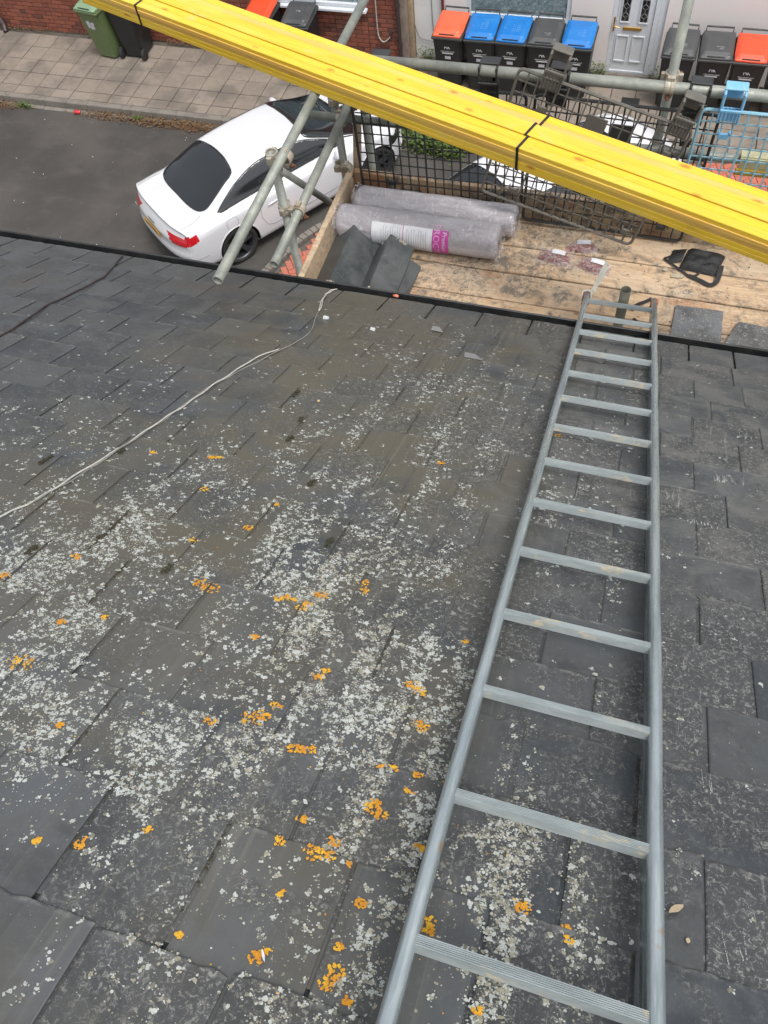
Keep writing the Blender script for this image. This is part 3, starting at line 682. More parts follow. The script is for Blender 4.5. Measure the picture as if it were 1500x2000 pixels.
def build_car(label,loc,head,plate=True):
    t=thing('parked_car',label,'car',loc,head,'white cars parked below the scaffold')
    xs,R=car_mesh(); nx,nr=R.shape[:2]
    cx=(R[:-1,:-1]+R[1:,:-1]+R[:-1,1:]+R[1:,1:])/4
    X,Y_,Z_=cx[...,0],cx[...,1],cx[...,2]
    kcol=np.arange(nr-1)[None,:]+0*X
    def inp(px_,pz_,P):
        c=np.zeros(px_.shape,bool); n_=len(P)
        for i in range(n_):
            x1,y1=P[i];x2,y2=P[(i+1)%n_]
            if y1==y2: continue
            m_=((y1>pz_)!=(y2>pz_))&(px_<(x2-x1)*(pz_-y1)/(y2-y1)+x1); c^=m_
        return c
    side=(kcol>=36)&(kcol<84)&(Y_>.5)
    sideg=side&inp(X,Z_,[(-.16,.985),(.02,1.075),(.30,1.20),(.60,1.285),(.95,1.315),(1.30,1.31),(1.62,1.26),(1.95,1.14),(2.22,1.0),(2.24,.965),(1.6,.965),(.6,.978),(-.08,.965)])
    pill=sideg&(np.abs(X-.88)<.0)
    rearg=(kcol>=74)&inp(X,np.abs(Y_),[(-.43,-.01),(-.43,.30),(-.40,.50),(-.34,.625),(-.25,.66),(.15,.58),(.30,.55),(.36,.48),(.42,.2),(.43,-.01)])
    frontg=(kcol>=66)&inp(X,np.abs(Y_),[(1.70,-.01),(1.68,.3),(1.65,.50),(1.72,.60),(2.1,.665),(2.50,.74),(2.57,.74),(2.63,.5),(2.66,-.01)])
    lamp=(kcol<42)&(X<-.62)&(Z_>.755+.05*np.clip((X+.80)/.2,0,1))&(Z_<.905)&(Y_>.40)
    hl=(X>3.02)&(kcol<46)&(Z_>.60)&(Z_<.74)&(Y_>.45)
    sills=(Z_<.26)&(kcol<12)
    groups={'body':None,'side_window':sideg,'rear_window':rearg,'windscreen':frontg,'tail_light':lamp,'headlight':hl}
    wheels=[(0,.335),(2.75,.335)]
    hole=np.zeros(X.shape,bool)
    for (wx,wz) in wheels: hole|=((X-wx)**2+(Z_-wz)**2<.375**2)&(Y_>.6)&(kcol<30)
    used=np.zeros(X.shape,bool)
    mats={'side_window':M_carglass,'rear_window':M_carglass,'windscreen':M_carglass,'tail_light':M_red,'headlight':M_darkglass}
    def emit(name,mask,mat,sides,inset=0.):
        idx=np.argwhere(mask); vmap={}; vs=[]; fs=[]
        nrm=None
        for s in sides:
            vmap={}
            for i,k in idx:
                q=[]
                for a,b in ((i,k),(i+1,k),(i+1,k+1),(i,k+1)):
                    if (a,b) not in vmap:
                        p=R[a,b]; y=p[1]*s
                        vmap[(a,b)]=len(vs); vs.append([p[0],y,p[2]])
                    q.append(vmap[(a,b)])
                fs.append(q[::-1] if s>0 else q)
        if inset:
            pass
        me=bpy.data.meshes.new(name); me.from_pydata(vs,[],fs); me.materials.append(mat); me.update()
        bm=bmesh.new(); bm.from_mesh(me); bmesh.ops.remove_doubles(bm,verts=bm.verts,dist=.0004)
        bmesh.ops.recalc_face_normals(bm,faces=bm.faces)
        fc=[f_ for f_ in bm.faces]; 
        up=sum(f_.normal.z*f_.calc_area() for f_ in fc)
        if name!='tail_light' and name!='headlight' and up<0: bmesh.ops.reverse_faces(bm,faces=fc)
        if inset:
            bm.normal_update()
            for v in bm.verts: v.co-=v.normal*inset
        bm.to_mesh(me); bm.free(); me.polygons.foreach_set('use_smooth',[True]*len(me.polygons))
        return link(bpy.data.objects.new(name,me),t)
    for nm,mk in groups.items():
        if mk is None: continue
        mk=mk&~hole&~used; used|=mk
        if not mk.any(): continue
        if nm in('side_window','tail_light','headlight'):
            emit(nm,mk,mats[nm],(1,),.004 if nm=='side_window' else .0); emit(nm,mk,mats[nm],(-1,),.004 if nm=='side_window' else 0)
        else: emit(nm,mk,mats[nm],(1,-1),.003)
    emit('body',~used&~hole,M_paint,(1,-1))
    # end caps
    for row,nm in ((0,'rear_panel'),(-1,'front_panel')):
        bm=bmesh.new(); P=[Vector(p) for p in R[row]]; L=[bm.verts.new(p) for p in P]; Rr=[bm.verts.new((p.x,-p.y,p.z)) for p in P]
        for i in range(len(P)-1):
            try: bm.faces.new((L[i],L[i+1],Rr[i+1],Rr[i]))
            except Exception: pass
        if row==-1: bmesh.ops.remove_doubles(bm,verts=bm.verts,dist=.0004); obj(nm,bm,M_paint,t); continue
        bm.free(); NC=90; G=[]
        for p in P:
            x0=p.x-.16*(p.y/.9)**4-.05*(p.y/.9)**2
            G.append([Vector((x0+.16*(abs(p.y*q)/.9)**4+.05*(p.y*q/.9)**2,p.y*q,p.z)) for q in np.linspace(-1,1,NC+1)])
        for part,matt in (('rear_panel',M_paint),('rear_lamp',M_red),('rear_lamp2',M_red)):
            bm=bmesh.new(); cache={}
            def gv(i,j):
                if (i,j) not in cache: cache[(i,j)]=bm.verts.new(G[i][j])
                return cache[(i,j)]
            for i in range(len(P)-1):
                for j in range(NC):
                    c_=(G[i][j]+G[i+1][j+1])/2; ay=abs(c_.y)
                    lamp_=.755+.12*max(0,min(1,(.56-ay)/.16))<c_.z<.905 and ay>.40
                    if (('rear_lamp' if c_.y<0 else 'rear_lamp2') if lamp_ else 'rear_panel')==part: bm.faces.new((gv(i,j),gv(i+1,j),gv(i+1,j+1),gv(i,j+1)))
            bmesh.ops.remove_doubles(bm,verts=bm.verts,dist=.0003); bmesh.ops.recalc_face_normals(bm,faces=bm.faces); obj(part.rstrip('2'),bm,matt,t,True)
    # surface sampler for seams
    def surf(x,z=None,y=None,s=1,off=.002):
        fi=float(np.interp(x,xs,np.arange(nx))); i=min(int(fi),nx-2); row=R[i]*(1-(fi-i))+R[i+1]*(fi-i)
        if z is not None: lo,hi=12,75; arr=row[lo:hi,2]; target=z
        else: lo,hi=60,nr; arr=-row[lo:hi,1]; target=-abs(y)
        arr=np.maximum.accumulate(arr); fk=float(np.interp(target,arr,np.arange(lo,hi))); k=min(int(fk),nr-2); p=row[k]*(1-(fk-k))+row[k+1]*(fk-k)
        k0=max(k-2,0);k1=min(k+3,nr-1); tv=row[k1]-row[k0]; nv=np.array([0,tv[2],-tv[1]]); nv/=np.linalg.norm(nv)+1e-9
        if nv[1]<0 and z is not None: nv=-nv
        if z is None and nv[2]<0: nv=-nv
        q=p+nv*off; return Vector((q[0],q[1]*s,q[2]))
    for s in (1,-1):
        bm=bmesh.new()
        path_tube(bm,[surf(x,z=z,s=s) for x,z in [(.55,.95),(.50,.80),(.48,.62),(.55,.45),(.66,.30),(.9,.27),(1.9,.27),(1.98,.32),(2.02,.5),(2.06,.75),(2.1,.93)]],.0035,4)
        obj('door_seam',bm,M_greyseam,t)
        bm=bmesh.new(); path_tube(bm,[surf(x,z=z,s=s,off=.012) for x,z in [(.62,.765),(.70,.775),(.80,.775),(.86,.765)]],[.006,.014,.014,.006],6); obj('door_handle',bm,M_paint,t,True)
        # chrome-less black window trim
        bm=bmesh.new(); path_tube(bm,[surf(x,z=z,s=s,off=.004) for x,z in smooth2([(-.16,.985),(.02,1.08),(.30,1.205),(.60,1.29),(.95,1.32),(1.30,1.315),(1.62,1.265),(1.95,1.145),(2.22,1.0)])],.007,5); obj('window_trim',bm,M_seam,t)
        bm=bmesh.new(); path_tube(bm,[surf(x,z=.972,s=s,off=.005) for x in np.linspace(-.12,2.24,30)],.008,5); obj('window_trim',bm,M_seam,t)
        # arches
        for wx in (0,2.75):
            bm=bmesh.new(); pts=[]
            for a in np.linspace(-.15,math.pi+.15,26):
                x=wx+.378*math.cos(a); z=.335+.378*math.sin(a)
                if z<.20: z=.2
                p=surf(x,z=max(z,.24),s=s,off=0); pts.append(Vector((x,p.y,z)))
            path_tube(bm,pts,.012,6); obj('arch_lip',bm,M_paint,t,True)
            bm=bmesh.new(); n_=24
            ra=[bm.verts.new((wx+.374*math.cos(a),s*.895,.335+.374*math.sin(a))) for a in np.linspace(-.3,math.pi+.3,n_)]
            rb=[bm.verts.new((wx+.374*math.cos(a),s*.55,.335+.374*math.sin(a))) for a in np.linspace(-.3,math.pi+.3,n_)]
            for i in range(n_-1): bm.faces.new((ra[i],ra[i+1],rb[i+1],rb[i]))
            bm.faces.new(rb); obj('wheel_well',bm,M_seam,t)
            T=Matrix.Translation((wx,s*.80,.335))@Matrix.Rotation(-s*math.pi/2,4,'X')
            bm=bmesh.new(); lathe(bm,[(.25,-.11),(.31,-.115),(.33,-.09),(.335,0),(.33,.09),(.31,.108),(.262,.105),(.255,.09),(.25,-.05)],40,T); wh=obj('wheel',bm,M_tyre,t,True)
            bm=bmesh.new(); lathe(bm,[(.262,.09),(.25,.098),(.238,.085),(.232,.0),(.228,-.08)],40,T)
            lathe(bm,[(.055,.07),(.05,.085),(.02,.09),(.001,.09)],20,T)
            for k in range(5):
                a=2*math.pi*k/5+.3
                for da in (-.11,.11):
                    M2=T@Matrix.Rotation(a,4,'Z'); p0=Vector((.03,.0,.075)); p1=Vector((.243*math.cos(da),.243*math.sin(da),.085))
                    tt=(p1-p0).normalized(); uu=Vector((0,0,1)).cross(tt).normalized(); vs=[]
                    for p,ww in ((p0,.030),(p1,.024)):
                        for q in (uu*ww,-uu*ww): 
                            for dz in (0,-.03): vs.append(bm.verts.new(M2@(p+q+Vector((0,0,dz)))))
                    for q in ((0,2,6,4),(1,5,7,3),(0,4,5,1),(2,3,7,6),(4,6,7,5)): bm.faces.new([vs[i] for i in q])
            obj('rim',bm,M_rim,wh)
            bm=bmesh.new(); lathe(bm,[(.19,-.02),(.18,-.01),(.05,-.01),(.001,-.01)],24,T); obj('brake_disc',bm,simple('brake_disc',(.12,.12,.12),.4,.8),wh)
        # mirrors
        bm=bmesh.new(); bmesh.ops.create_uvsphere(bm,u_segments=16,v_segments=10,radius=1,matrix=Matrix.Translation((2.0,s*.97,.97))@Matrix.Diagonal((.055,.115,.062,1))); obj('wing_mirror',bm,M_paint,t,True)
    for pts_ in ([(-.43,.0),(-.43,.30),(-.40,.50),(-.34,.61),(-.22,.645),(.15,.575),(.28,.55),(.36,.48),(.42,.2),(.43,0)],[(1.70,.0),(1.68,.3),(1.65,.50),(1.72,.60),(2.1,.665),(2.50,.74),(2.57,.74),(2.63,.5),(2.66,0)]):
        bm=bmesh.new(); sp_=smooth2(pts_)
        for s in (1,-1): path_tube(bm,[surf(x,y=y,s=s,off=.003) for x,y in sp_],.010,5)
        obj('glass_seal',bm,M_seam,t)
    # boot lines
    bm=bmesh.new()
    for s in (1,-1):
        path_tube(bm,[surf(x,y=y,s=s) for x,y in [(-.40,.66),(-.5,.70),(-.7,.71),(-.85,.70)]],.0035,4)
    obj('boot_seam',bm,M_greyseam,t)
    # fuel flap right side
    bm=bmesh.new(); pts=[surf(-.02+.10*math.copysign(abs(math.cos(a))**.5,math.cos(a)),z=.80+.075*math.copysign(abs(math.sin(a))**.5,math.sin(a)),s=-1) for a in np.linspace(0,2*math.pi,28,endpoint=False)]
    path_tube(bm,pts,.003,4,closed=True); obj('fuel_flap',bm,M_greyseam,t)
    # shark of wipers at the windscreen
    bm=bmesh.new(); path_tube(bm,[(2.60,.55,.985),(2.45,.2,1.035),(2.42,-.1,1.05)],.010,5); path_tube(bm,[(2.62,-.1,.985),(2.48,-.45,1.03)],.010,5); obj('wiper',bm,M_seam,t)
    # rear: plate, badge, lower lip
    if plate:
        xr=-1.002
        bm=bmesh.new(); box(bm,xr-.012,xr-.004,-.26,.26,.665,.775,.003); pl=obj('number_plate',bm,M_plate,t)
        text_mesh('AC12 NZL',.09,M_seam,'plate_text',.0006,pl,Matrix.Translation((xr-.0135,0,.72))@Matrix.Rotation(-math.pi/2,4,'Z')@Matrix.Rotation(math.pi/2,4,'X'))
        for k in range(4):
            bm=bmesh.new(); lathe(bm,[(.034,0),(.028,.006),(.022,0),(.028,-.006),(.034,0)],20,Matrix.Translation((xr+.02,(k-1.5)*.043,.86))@Matrix.Rotation(math.pi/2-.2,4,'Y')); obj('badge_ring',bm,M_chrome,t,True)
        text_mesh('A5',.05,M_chrome,'badge_text',.002,t,Matrix.Translation((xr+.02,.5,.86))@Matrix.Rotation(-math.pi/2,4,'Z')@Matrix.Rotation(math.pi/2,4,'X'))
    bm=bmesh.new(); path_tube(bm,[surf(x,z=.50,s=-1,off=.004)*1 for x in np.linspace(-.55,-.95,8)],.003,4); obj('bumper_crease',bm,M_greyseam,t)
    return t
def smooth2(P): return [(p.x,p.y) for p in smooth_path([(a,b,0) for a,b in P],5)]
HD=math.radians(55.3); nl=Vector((-math.sin(HD),math.cos(HD),0)); ra=Vector((-5.601,8.365,0))+nl*.90
car=build_car('white coupe with dark windows parked on the road, seen from behind left of scaffold',(ra.x,ra.y,0),HD-math.radians(1.8)); car.scale=(.95,.95,.95)
c2=copy_tree(car); c2['label']='white car mostly hidden below the black mesh and yellow battens'; c2.location=(-2.2,9.05,0); c2.rotation_euler=(0,0,math.radians(46))
# ================================================================ OUR ROOF
PIT=math.radians(29.002); E0=Vector((0,2.818,5.792)); S=Vector((0,-math.cos(PIT),math.sin(PIT))); N=Vector((0,math.sin(PIT),math.cos(PIT)))
RF=Matrix((Vector((1,0,0)),S,N)).transposed().to_4x4()
def roof(u,v,h=0): return E0+Vector((u,0,0))+S*v+N*h
TH=.0055; SL=.46
roofT=thing('slate_roof','dark grey slate roof spotted with white and orange lichen under the ladder','roof')
bm=bmesh.new()
q=[roof(-6,.06,-.0150),roof(4,.06,-.0150),roof(4,4.6,-.0150),roof(-6,4.6,-.0150)]; bm.faces.new([bm.verts.new(p) for p in q]); obj('roof_deck',bm,M_ridge,roofT)
tails=[.02,.238,.455,.66,.85,1.04,1.24,1.44,1.645,1.84,2.04,2.25,2.455,2.66,2.875,3.10,3.352,3.585,3.80,4.0]
def slate_mesh(wd,seed):
    rr=random.Random(seed); bm=bmesh.new(); n_=9; lay=bm.loops.layers.uv.new('UVMap')
    top=[];bot=[]
    L=SL
    pts=[]
    for i in range(n_+1): 
        x=-wd/2+wd*i/n_; c_=min(i,n_-i); chip=rr.uniform(0,.0022)+(rr.uniform(.0,.006) if c_==0 else 0)
        if rr.random()<.05: chip+=rr.uniform(.003,.009)
        pts.append((x,chip))
    for j in range(1,5): pts.append((wd/2-rr.uniform(0,.0015),L*j/4))
    for j in range(4,0,-1): pts.append((-wd/2+rr.uniform(0,.0015),L*j/4))
    t_=[bm.verts.new((x,y,0)) for x,y in pts]; b_=[bm.verts.new((x*1.002,y-.0005,-TH)) for x,y in pts]
    inn=[bm.verts.new((x*.975,y+(.0035 if y<L*.5 else -.004),.0007)) for x,y in pts]
    for v in t_: v.co.z-=.0006
    nn=len(pts); fs=[bm.faces.new(inn)]
    for i in range(nn):
        j=(i+1)%nn; fs.append(bm.faces.new((t_[i],t_[j],inn[j],inn[i]))); fs.append(bm.faces.new((b_[i],b_[j],t_[j],t_[i])))
    for f_ in bm.faces:
        for lp in f_.loops: lp[lay].uv=((lp.vert.co.x+wd/2),lp.vert.co.y)
    return mesh_of(bm,M_slate,name='slate')
smesh={}
slate_rec=[]   # (course, u0,u1, matrix, clean)
cand=[]
for c_,tv in enumerate(tails):
    g_=.205; u=-1.73-.2475*13+(.1235 if c_%2==0 else 0)+random.gauss(0,.006)
    off=0
    row=[]
    while u<3.0:
        wd=.247
        if u>.15: wd=random.choice((.20,.225,.247,.247,.28,.30))
        row.append((u,wd)); u+=wd+(.0005 if u<.1 else random.uniform(.0005,.002))
    for (uu,wd) in row: cand.append((c_,tv,uu+wd/2,wd))
# align left-hand joints with the real bond: course 3 has joints at -1.97,-1.73,-1.49
SH={0:.00,1:.00}
def visible(u,v):
    p=roof(u,v)-Vector((0,0,8.88)); z=p.dot(f)
    if z<=.1: return 0
    x=p.dot(r)/z*1583.56+750; y=p.dot(d)/z*1583.56+1000
    return z if -130<x<1630 and y<2230 else 0
vis=[];rest=[]
for cnd in cand:
    c_,tv,uc,wd=cnd; z=visible(uc,tv+.1)
    (vis if z else rest).append((z,cnd))
vis.sort(key=lambda a:a[0])
chosen=[a[1] for a in vis[:297]]; other=[a[1] for a in vis[297:]]+[a[1] for a in rest]
def slate_matrix(c_,tv,uc,slip):
    rz=random.gauss(0,.0022); ang=-(2*TH/SL)+random.gauss(0,.0006)+slip[0]
    h=-.0132+2*TH+TH+random.uniform(-.0006,.0009)
    return Matrix.Translation(roof(uc+random.gauss(0,.0012),tv+random.gauss(0,.003)+slip[1],h))@RF@Matrix.Rotation(rz,4,'Z')@Matrix.Rotation(ang,4,'X')@Matrix.Rotation(random.gauss(0,.0012),4,'Y')
clean_pts=[(-.87,2.56),(-.62,2.54),(-.63,2.78),(-.40,2.32),(.10,2.86),(-.12,2.30),(-.45,3.2),(-.75,2.72),(-.05,2.55)]
recs=[]
sbm=bmesh.new()
for k,cnd in enumerate(chosen+other):
    c_,tv,uc,wd=cnd; seed=hash((c_,round(uc,2)))%5; key=(round(wd,3),seed)
    if key not in smesh: smesh[key]=slate_mesh(wd-.0074,k+13)
    Mx=slate_matrix(c_,tv,uc,(random.choice((0,0,0,0,0,.006)),0))
    cl=1.
    if random.random()<.07: cl=.4
    for a,b in clean_pts:
        if abs(a-uc)<wd/2 and tv<b<tv+.205: cl=.28
    recs.append((c_,uc-wd/2,uc+wd/2,Mx,cl))
    if k<len(chosen): inst('slate',smesh[key],roofT,mat4=Mx)
    else:
        me=smesh[key].copy(); me.transform(Mx); sbm.from_mesh(me); bpy.data.meshes.remove(me)
o=obj('outer_slates',sbm,M_slate,roofT); o['kind']='stuff'
# lichen on the slates
DG=['000000000000000000011111111111111111','000000000000000000111112111111111111','000000000000000001111222111111111111','000000000000000011122222212111111111','000000000000001111122222222211111111','000000000000111111122233322211111111','000000000011111111122233322221111111','000000001111111111222233322221111111','000000111111111111222233322221111111','000001111111111221122333332211111111','000111111111111222122333333311111111','011111111111111222222334333211111111','111111111111222222233334432111111111','111111111111222222333344421121111111','111111111122222222344445421221111111','111111112222222223443355531112111111','111111222222222334654356542112111111','111122222222233445666456554111111111','122222222223344556666445765112111111','222222223344456666665545776322111111','222222334455666665544544798521111111','222333445666665544443333565621111111','233445566666544443221122344611111111','344566666554444321111111243621111111','556666654444322111111111134721111111','666654444322111111111111124531111111']
DG=np.array([[int(c) for c in s_] for s_ in DG],float)
def dens(u,v):
    a=min(max((u+4)/.15,0),34.99); b=min(max(v/.15,0),24.99); i=int(a);j=int(b);fa=a-i;fb=b-j
    return (DG[j,i]*(1-fa)+DG[j,i+1]*fa)*(1-fb)+(DG[j+1,i]*(1-fa)+DG[j+1,i+1]*fa)*fb
bycourse={}
for rc in recs: bycourse.setdefault(rc[0],[]).append(rc)
def find(u,v):
    c_=None
    for k,tv in enumerate(tails):
        if tv<=v: c_=k
    if c_ is None: return None
    for rc in bycourse[c_]:
        if rc[1]+.004<u<rc[2]-.004: return rc
    return None
class Blob:
    def __init__(s): s.v=[];s.f=[]
    def add(s,Mx,p,rad,n_=8,h=.0012,jag=.3,asp=1):
        b0=len(s.v); ph=random.random()*6.28; s.v.append((Mx@Vector((p[0],p[1],.0009+h)))[:])
        for k in range(n_):
            a=ph+2*math.pi*k/n_; rr=rad*(1+random.uniform(-jag,jag))
            s.v.append((Mx@Vector((p[0]+rr*math.cos(a),p[1]+rr*math.sin(a)*asp,.0009+h*.85)))[:])
        for k in range(n_):
            a=ph+2*math.pi*k/n_; q=s.v[b0+1+k]; s.f.append((b0,b0+1+k,b0+1+(k+1)%n_))
BW,BGr,BD=Blob(),Blob(),Blob()
random.seed(11)
def try_add(B,u,v,rad,**kw):
    rc=find(u,v)
    if rc is None: return
    q=rc[3].inverted_safe()@roof(u,v); B.add(rc[3],(q.x,q.y),rad,**kw)
inv={}
NL=720000; cntL=0
for _ in range(NL):
    u=random.uniform(-3.6,1.2); v=random.uniform(.05,3.75)
    dn=dens(u,v)/9.
    if dn<=0: continue
    nz=(noise.noise(Vector((u*16,v*.9,5)))*.75 if u>-.85 else 0)+noise.noise(Vector((u*7,v*4.5,0)))*.5+noise.noise(Vector((u*21,v*15,3)))*.45+noise.noise(Vector((u*60,v*45,9)))*.3
    p=dn*1.15*max(0,min(2.2,1+2.1*nz))
    p=p*p*1.35+dn*.02
    if v<1.7: p*=.30+.4*v/1.7
    if u>.22: p*=.5
    p=p**1.15
    if random.random()>p: continue
    rc=find(u,v)
    if rc is None: continue
    if rc[4]<1 and random.random()>rc[4]: continue
    Mi=rc[3].inverted_safe(); q=Mi@roof(u,v)
    big=random.random()
    rad=.0012+.0038*big**4
    if dn>.5 and u>-.75: rad*=1.1
    grey=(u>-.62 and v>2.1 and noise.noise(Vector((u*5,v*3,7)))>-.12)
    (BD if random.random()<.30 else BGr if (grey and random.random()<.55) or random.random()<.12 else BW).add(rc[3],(q.x,q.y),rad,n_=5 if rad<.0017 else (6 if rad<.003 else 9),h=random.uniform(.0003,.0009),jag=.42,asp=random.uniform(.6,1.15))
    # clustering satellites
    if big>.86:
        for _k in range(random.randint(2,5)):
            a=random.random()*6.28; rr=rad*random.uniform(.9,1.9)
            BW.add(rc[3],(q.x+rr*math.cos(a),q.y+rr*math.sin(a)),rad*random.uniform(.25,.6),n_=6,h=random.uniform(.0003,.0009),jag=.35)
o=pydata('white_lichen',BW.v,BW.f,M_lw,roofT); o['kind']='stuff'
o=pydata('dull_lichen',BD.v,BD.f,M_ld,roofT); o['kind']='stuff'
o=pydata('grey_lichen',BGr.v,BGr.f,M_lg,roofT); o['kind']='stuff'
OR=[(-1.114,2.887,0.0256),(-0.991,2.314,0.0101),(-0.876,2.198,0.0119),(-0.881,2.478,0.0174),(-0.845,2.491,0.0186),(-0.635,2.454,0.0106),(-0.657,2.449,0.0106),(-0.592,2.455,0.0131),(-0.665,2.465,0.0105),(-0.571,2.408,0.016),(-0.597,2.478,0.013),(-0.663,2.617,0.0099),(-0.486,2.321,0.0123),(-0.476,2.352,0.0148),(-0.469,2.692,0.0117),(-0.462,2.665,0.0095),(-0.262,2.636,0.0141),(-0.239,2.651,0.0128),(-0.638,2.894,0.0109),(-0.558,2.856,0.0198),(-0.539,2.839,0.0133),(-0.524,2.805,0.0112),(-0.212,2.751,0.0155),(-0.922,3.012,0.0064),(-0.446,2.904,0.0095),(-0.426,2.898,0.0106),(-0.407,2.894,0.0085),(-0.232,2.878,0.0083),(-0.26,2.885,0.0063),(-0.247,2.984,0.0119),(-0.226,2.992,0.0118),(-0.244,2.971,0.009),(-0.385,3.111,0.0095),(-0.316,3.112,0.015),(-0.292,3.109,0.0131),(-0.29,3.076,0.0095),(-0.243,3.11,0.0074),(-0.138,3.034,0.0076),(-0.123,3.037,0.0076),(-0.187,2.923,0.0081),(-0.183,2.878,0.0083),(-0.723,3.226,0.0065),(-0.72,3.239,0.0074),(-0.621,3.17,0.0066),(-0.796,3.253,0.0046),(-0.797,3.259,0.0046),(-0.471,3.325,0.0051),(-0.337,3.206,0.008),(-0.335,3.318,0.01),(-0.323,3.305,0.0084),(-0.211,3.318,0.0122),(-0.205,3.299,0.0116),(-0.202,3.176,0.0088),(-0.081,3.167,0.0079),(-0.079,3.183,0.0095),(0.064,3.084,0.0143),(-0.17,3.333,0.0072),(0.025,3.281,0.0064),(-1.161,1.87,0.0118),(-1.14,1.865,0.0101),(-1.092,2.061,0.0111),(-0.851,2.057,0.0078),(-0.099,1.231,0.0131),(-0.179,2.448,0.0075),(-1.03,2.686,0.0075),(-1.116,2.737,0.0087),(-1.357,2.632,0.0133),(-1.238,2.5,0.011),(-0.452,1.602,0.0104),(-0.215,3.259,0.0068),(-0.364,3.051,0.0088),(0.149,3.121,0.0069),(0.142,3.098,0.0061),(-1.353,1.915,0.0085)]
BO=Blob()
for (u,v,rad) in OR:
    n_=int(22+rad*3600)
    for k in range(n_):
        a=random.random()*6.28; rr=rad*1.35*random.random()**.75
        if noise.noise(Vector(((u+rr*math.cos(a))*110,(v+rr*math.sin(a))*110,1)))<-.12: continue
        try_add(BO,u+rr*math.cos(a),v+rr*math.sin(a)*.8,random.uniform(.0012,.0032),n_=7,h=random.uniform(.001,.0028),jag=.4)
for _ in range(500):
    u=random.uniform(-1.9,.2); v=random.uniform(1.3,3.5)
    if random.random()<dens(u,v)/9: try_add(BO,u,v,random.uniform(.0008,.002),n_=6,h=.001)
o=pydata('orange_lichen',BO.v,BO.f,M_lo,roofT); o['kind']='stuff'
# moss in joints, lime runs, scuffs
BM=Blob()
for (u,v,L) in [(-1.365,2.519,.02),(-.989,2.457,.02),(-1.232,2.353,.05),(-.979,1.645,.025),(-1.634,2.093,.03),(-.633,2.177,.02),(-1.10,1.3,.03),(-1.0,1.5,.02),(-.8,1.9,.02),(-1.45,1.95,.02)]:
    for k in range(int(60*L/.03)):
        try_add(BM,u+random.gauss(0,.004),v+random.uniform(-L,L),random.uniform(.002,.005),n_=6,h=random.uniform(.002,.007),jag=.5)
for rc in recs:
    if random.random()<.3 and -3<rc[1]<.9:
        tv=tails[rc[0]]
        if tv<.6: continue
        for k in range(22):
            u=rc[1]+random.gauss(0,.0012); v=tv+random.random()*.19
            q=rc[3].inverted_safe()@roof(u+.003,v); BM.add(rc[3],(q.x-.003,q.y),random.uniform(.0012,.0028),n_=5,h=random.uniform(0,.0015),jag=.5)
o=pydata('moss',BM.v,BM.f,M_moss,roofT); o['kind']='stuff'
BL=Blob()
for (u,v,n_,sp,L) in [(.452,1.33,18,.055,.05),(.40,1.655,12,.05,.035),(-.06,1.84,8,.04,.05),(-.29,1.43,10,.05,.05),(-.34,.09,8,.06,.05),(.0,.86,8,.06,.06),(.30,1.52,6,.03,.05),(-.05,.62,6,.06,.05),(.0,.16,8,.05,.05),(.12,2.0,4,.05,.05),(.40,2.70,3,.04,.06),(-.33,.75,5,.04,.06),(-.1,1.25,6,.05,.05),(.55,.95,5,.05,.05),(.42,3.05,3,.03,.07)]:
    for k in range(n_):
        uu=u+random.gauss(0,sp*.6); vv=v+random.uniform(0,.02); a=random.gauss(0,.15); L2=L*random.uniform(.3,1.2)
        for j in range(14):
            t_=j/14
            if random.random()<.15: continue
            try_add(BL,uu+math.sin(a)*L2*t_+random.gauss(0,.0004),vv-L2*t_,.0011*(1-t_*.5),n_=5,h=.0002,jag=.3,asp=2.2)
o=pydata('lime_runs',BL.v,BL.f,M_lime,roofT); o['kind']='stuff'
# gutter
bm=bmesh.new()
prof=[(2.798,5.755),(2.800,5.70),(2.815,5.676),(2.848,5.673),(2.872,5.70),(2.876,5.762),(2.884,5.766),(2.886,5.758),(2.881,5.70),(2.853,5.663),(2.811,5.665),(2.79,5.69),(2.788,5.755)]
A=[bm.verts.new((-6,y,z)) for y,z in prof]; B=[bm.verts.new((4,y,z)) for y,z in prof]
for i in range(len(prof)): bm.faces.new((A[i],A[(i+1)%len(prof)],B[(i+1)%len(prof)],B[i]))
obj('gutter',bm,M_gutter,roofT)
bm=bmesh.new(); box(bm,-6,4,2.60,2.787,5.0,5.76); obj('fascia',bm,M_gutter,roofT)
# our own house below the eaves
bm=bmesh.new(); box(bm,-6,4,-3,2.35,0,5.3); o=obj('near_house_wall',bm,M_brick2,roofT)

# cable runs on the roof
def cable(name,pts,rad,mat,label,h=.006,n_=7):
    bm=bmesh.new(); P=[]
    sp=smooth_path([(u,v,0) for u,v in pts],8)
    for i,p in enumerate(sp):
        P.append(roof(p.x+.002*math.sin(i*.9),p.y,h+.0025*math.sin(i*.37)+.003))
    path_tube(bm,P,rad,n_); return tag(obj(name,bm,mat,None,True),label,'cable')
c1=[(-1.401,.045),(-1.418,.10),(-1.413,.183),(-1.362,.388)]
c1b=[(-1.362,.388),(-1.307,.593),(-1.304,.769),(-1.337,.918)]
c1c=[(-1.337,.918),(-1.39,1.086),(-1.41,1.279),(-1.422,1.468),(-1.437,1.632),(-1.449,1.819),(-1.471,1.985),(-1.491,2.188),(-1.516,2.324),(-1.542,2.424),(-1.567,2.557),(-1.62,2.8)]
def run(bm,pts,rad,h,ph=0):
    sp=smooth_path([(u,v,0) for u,v in pts],8)
    path_tube(bm,[roof(p.x+.0025*math.sin(i*.9+ph),p.y,h+.0025*math.sin(i*.37+ph)) for i,p in enumerate(sp)],rad,7)
ct=thing('loose_cable','long frayed white and grey cable snaking down the slates left of the lichen','cable')
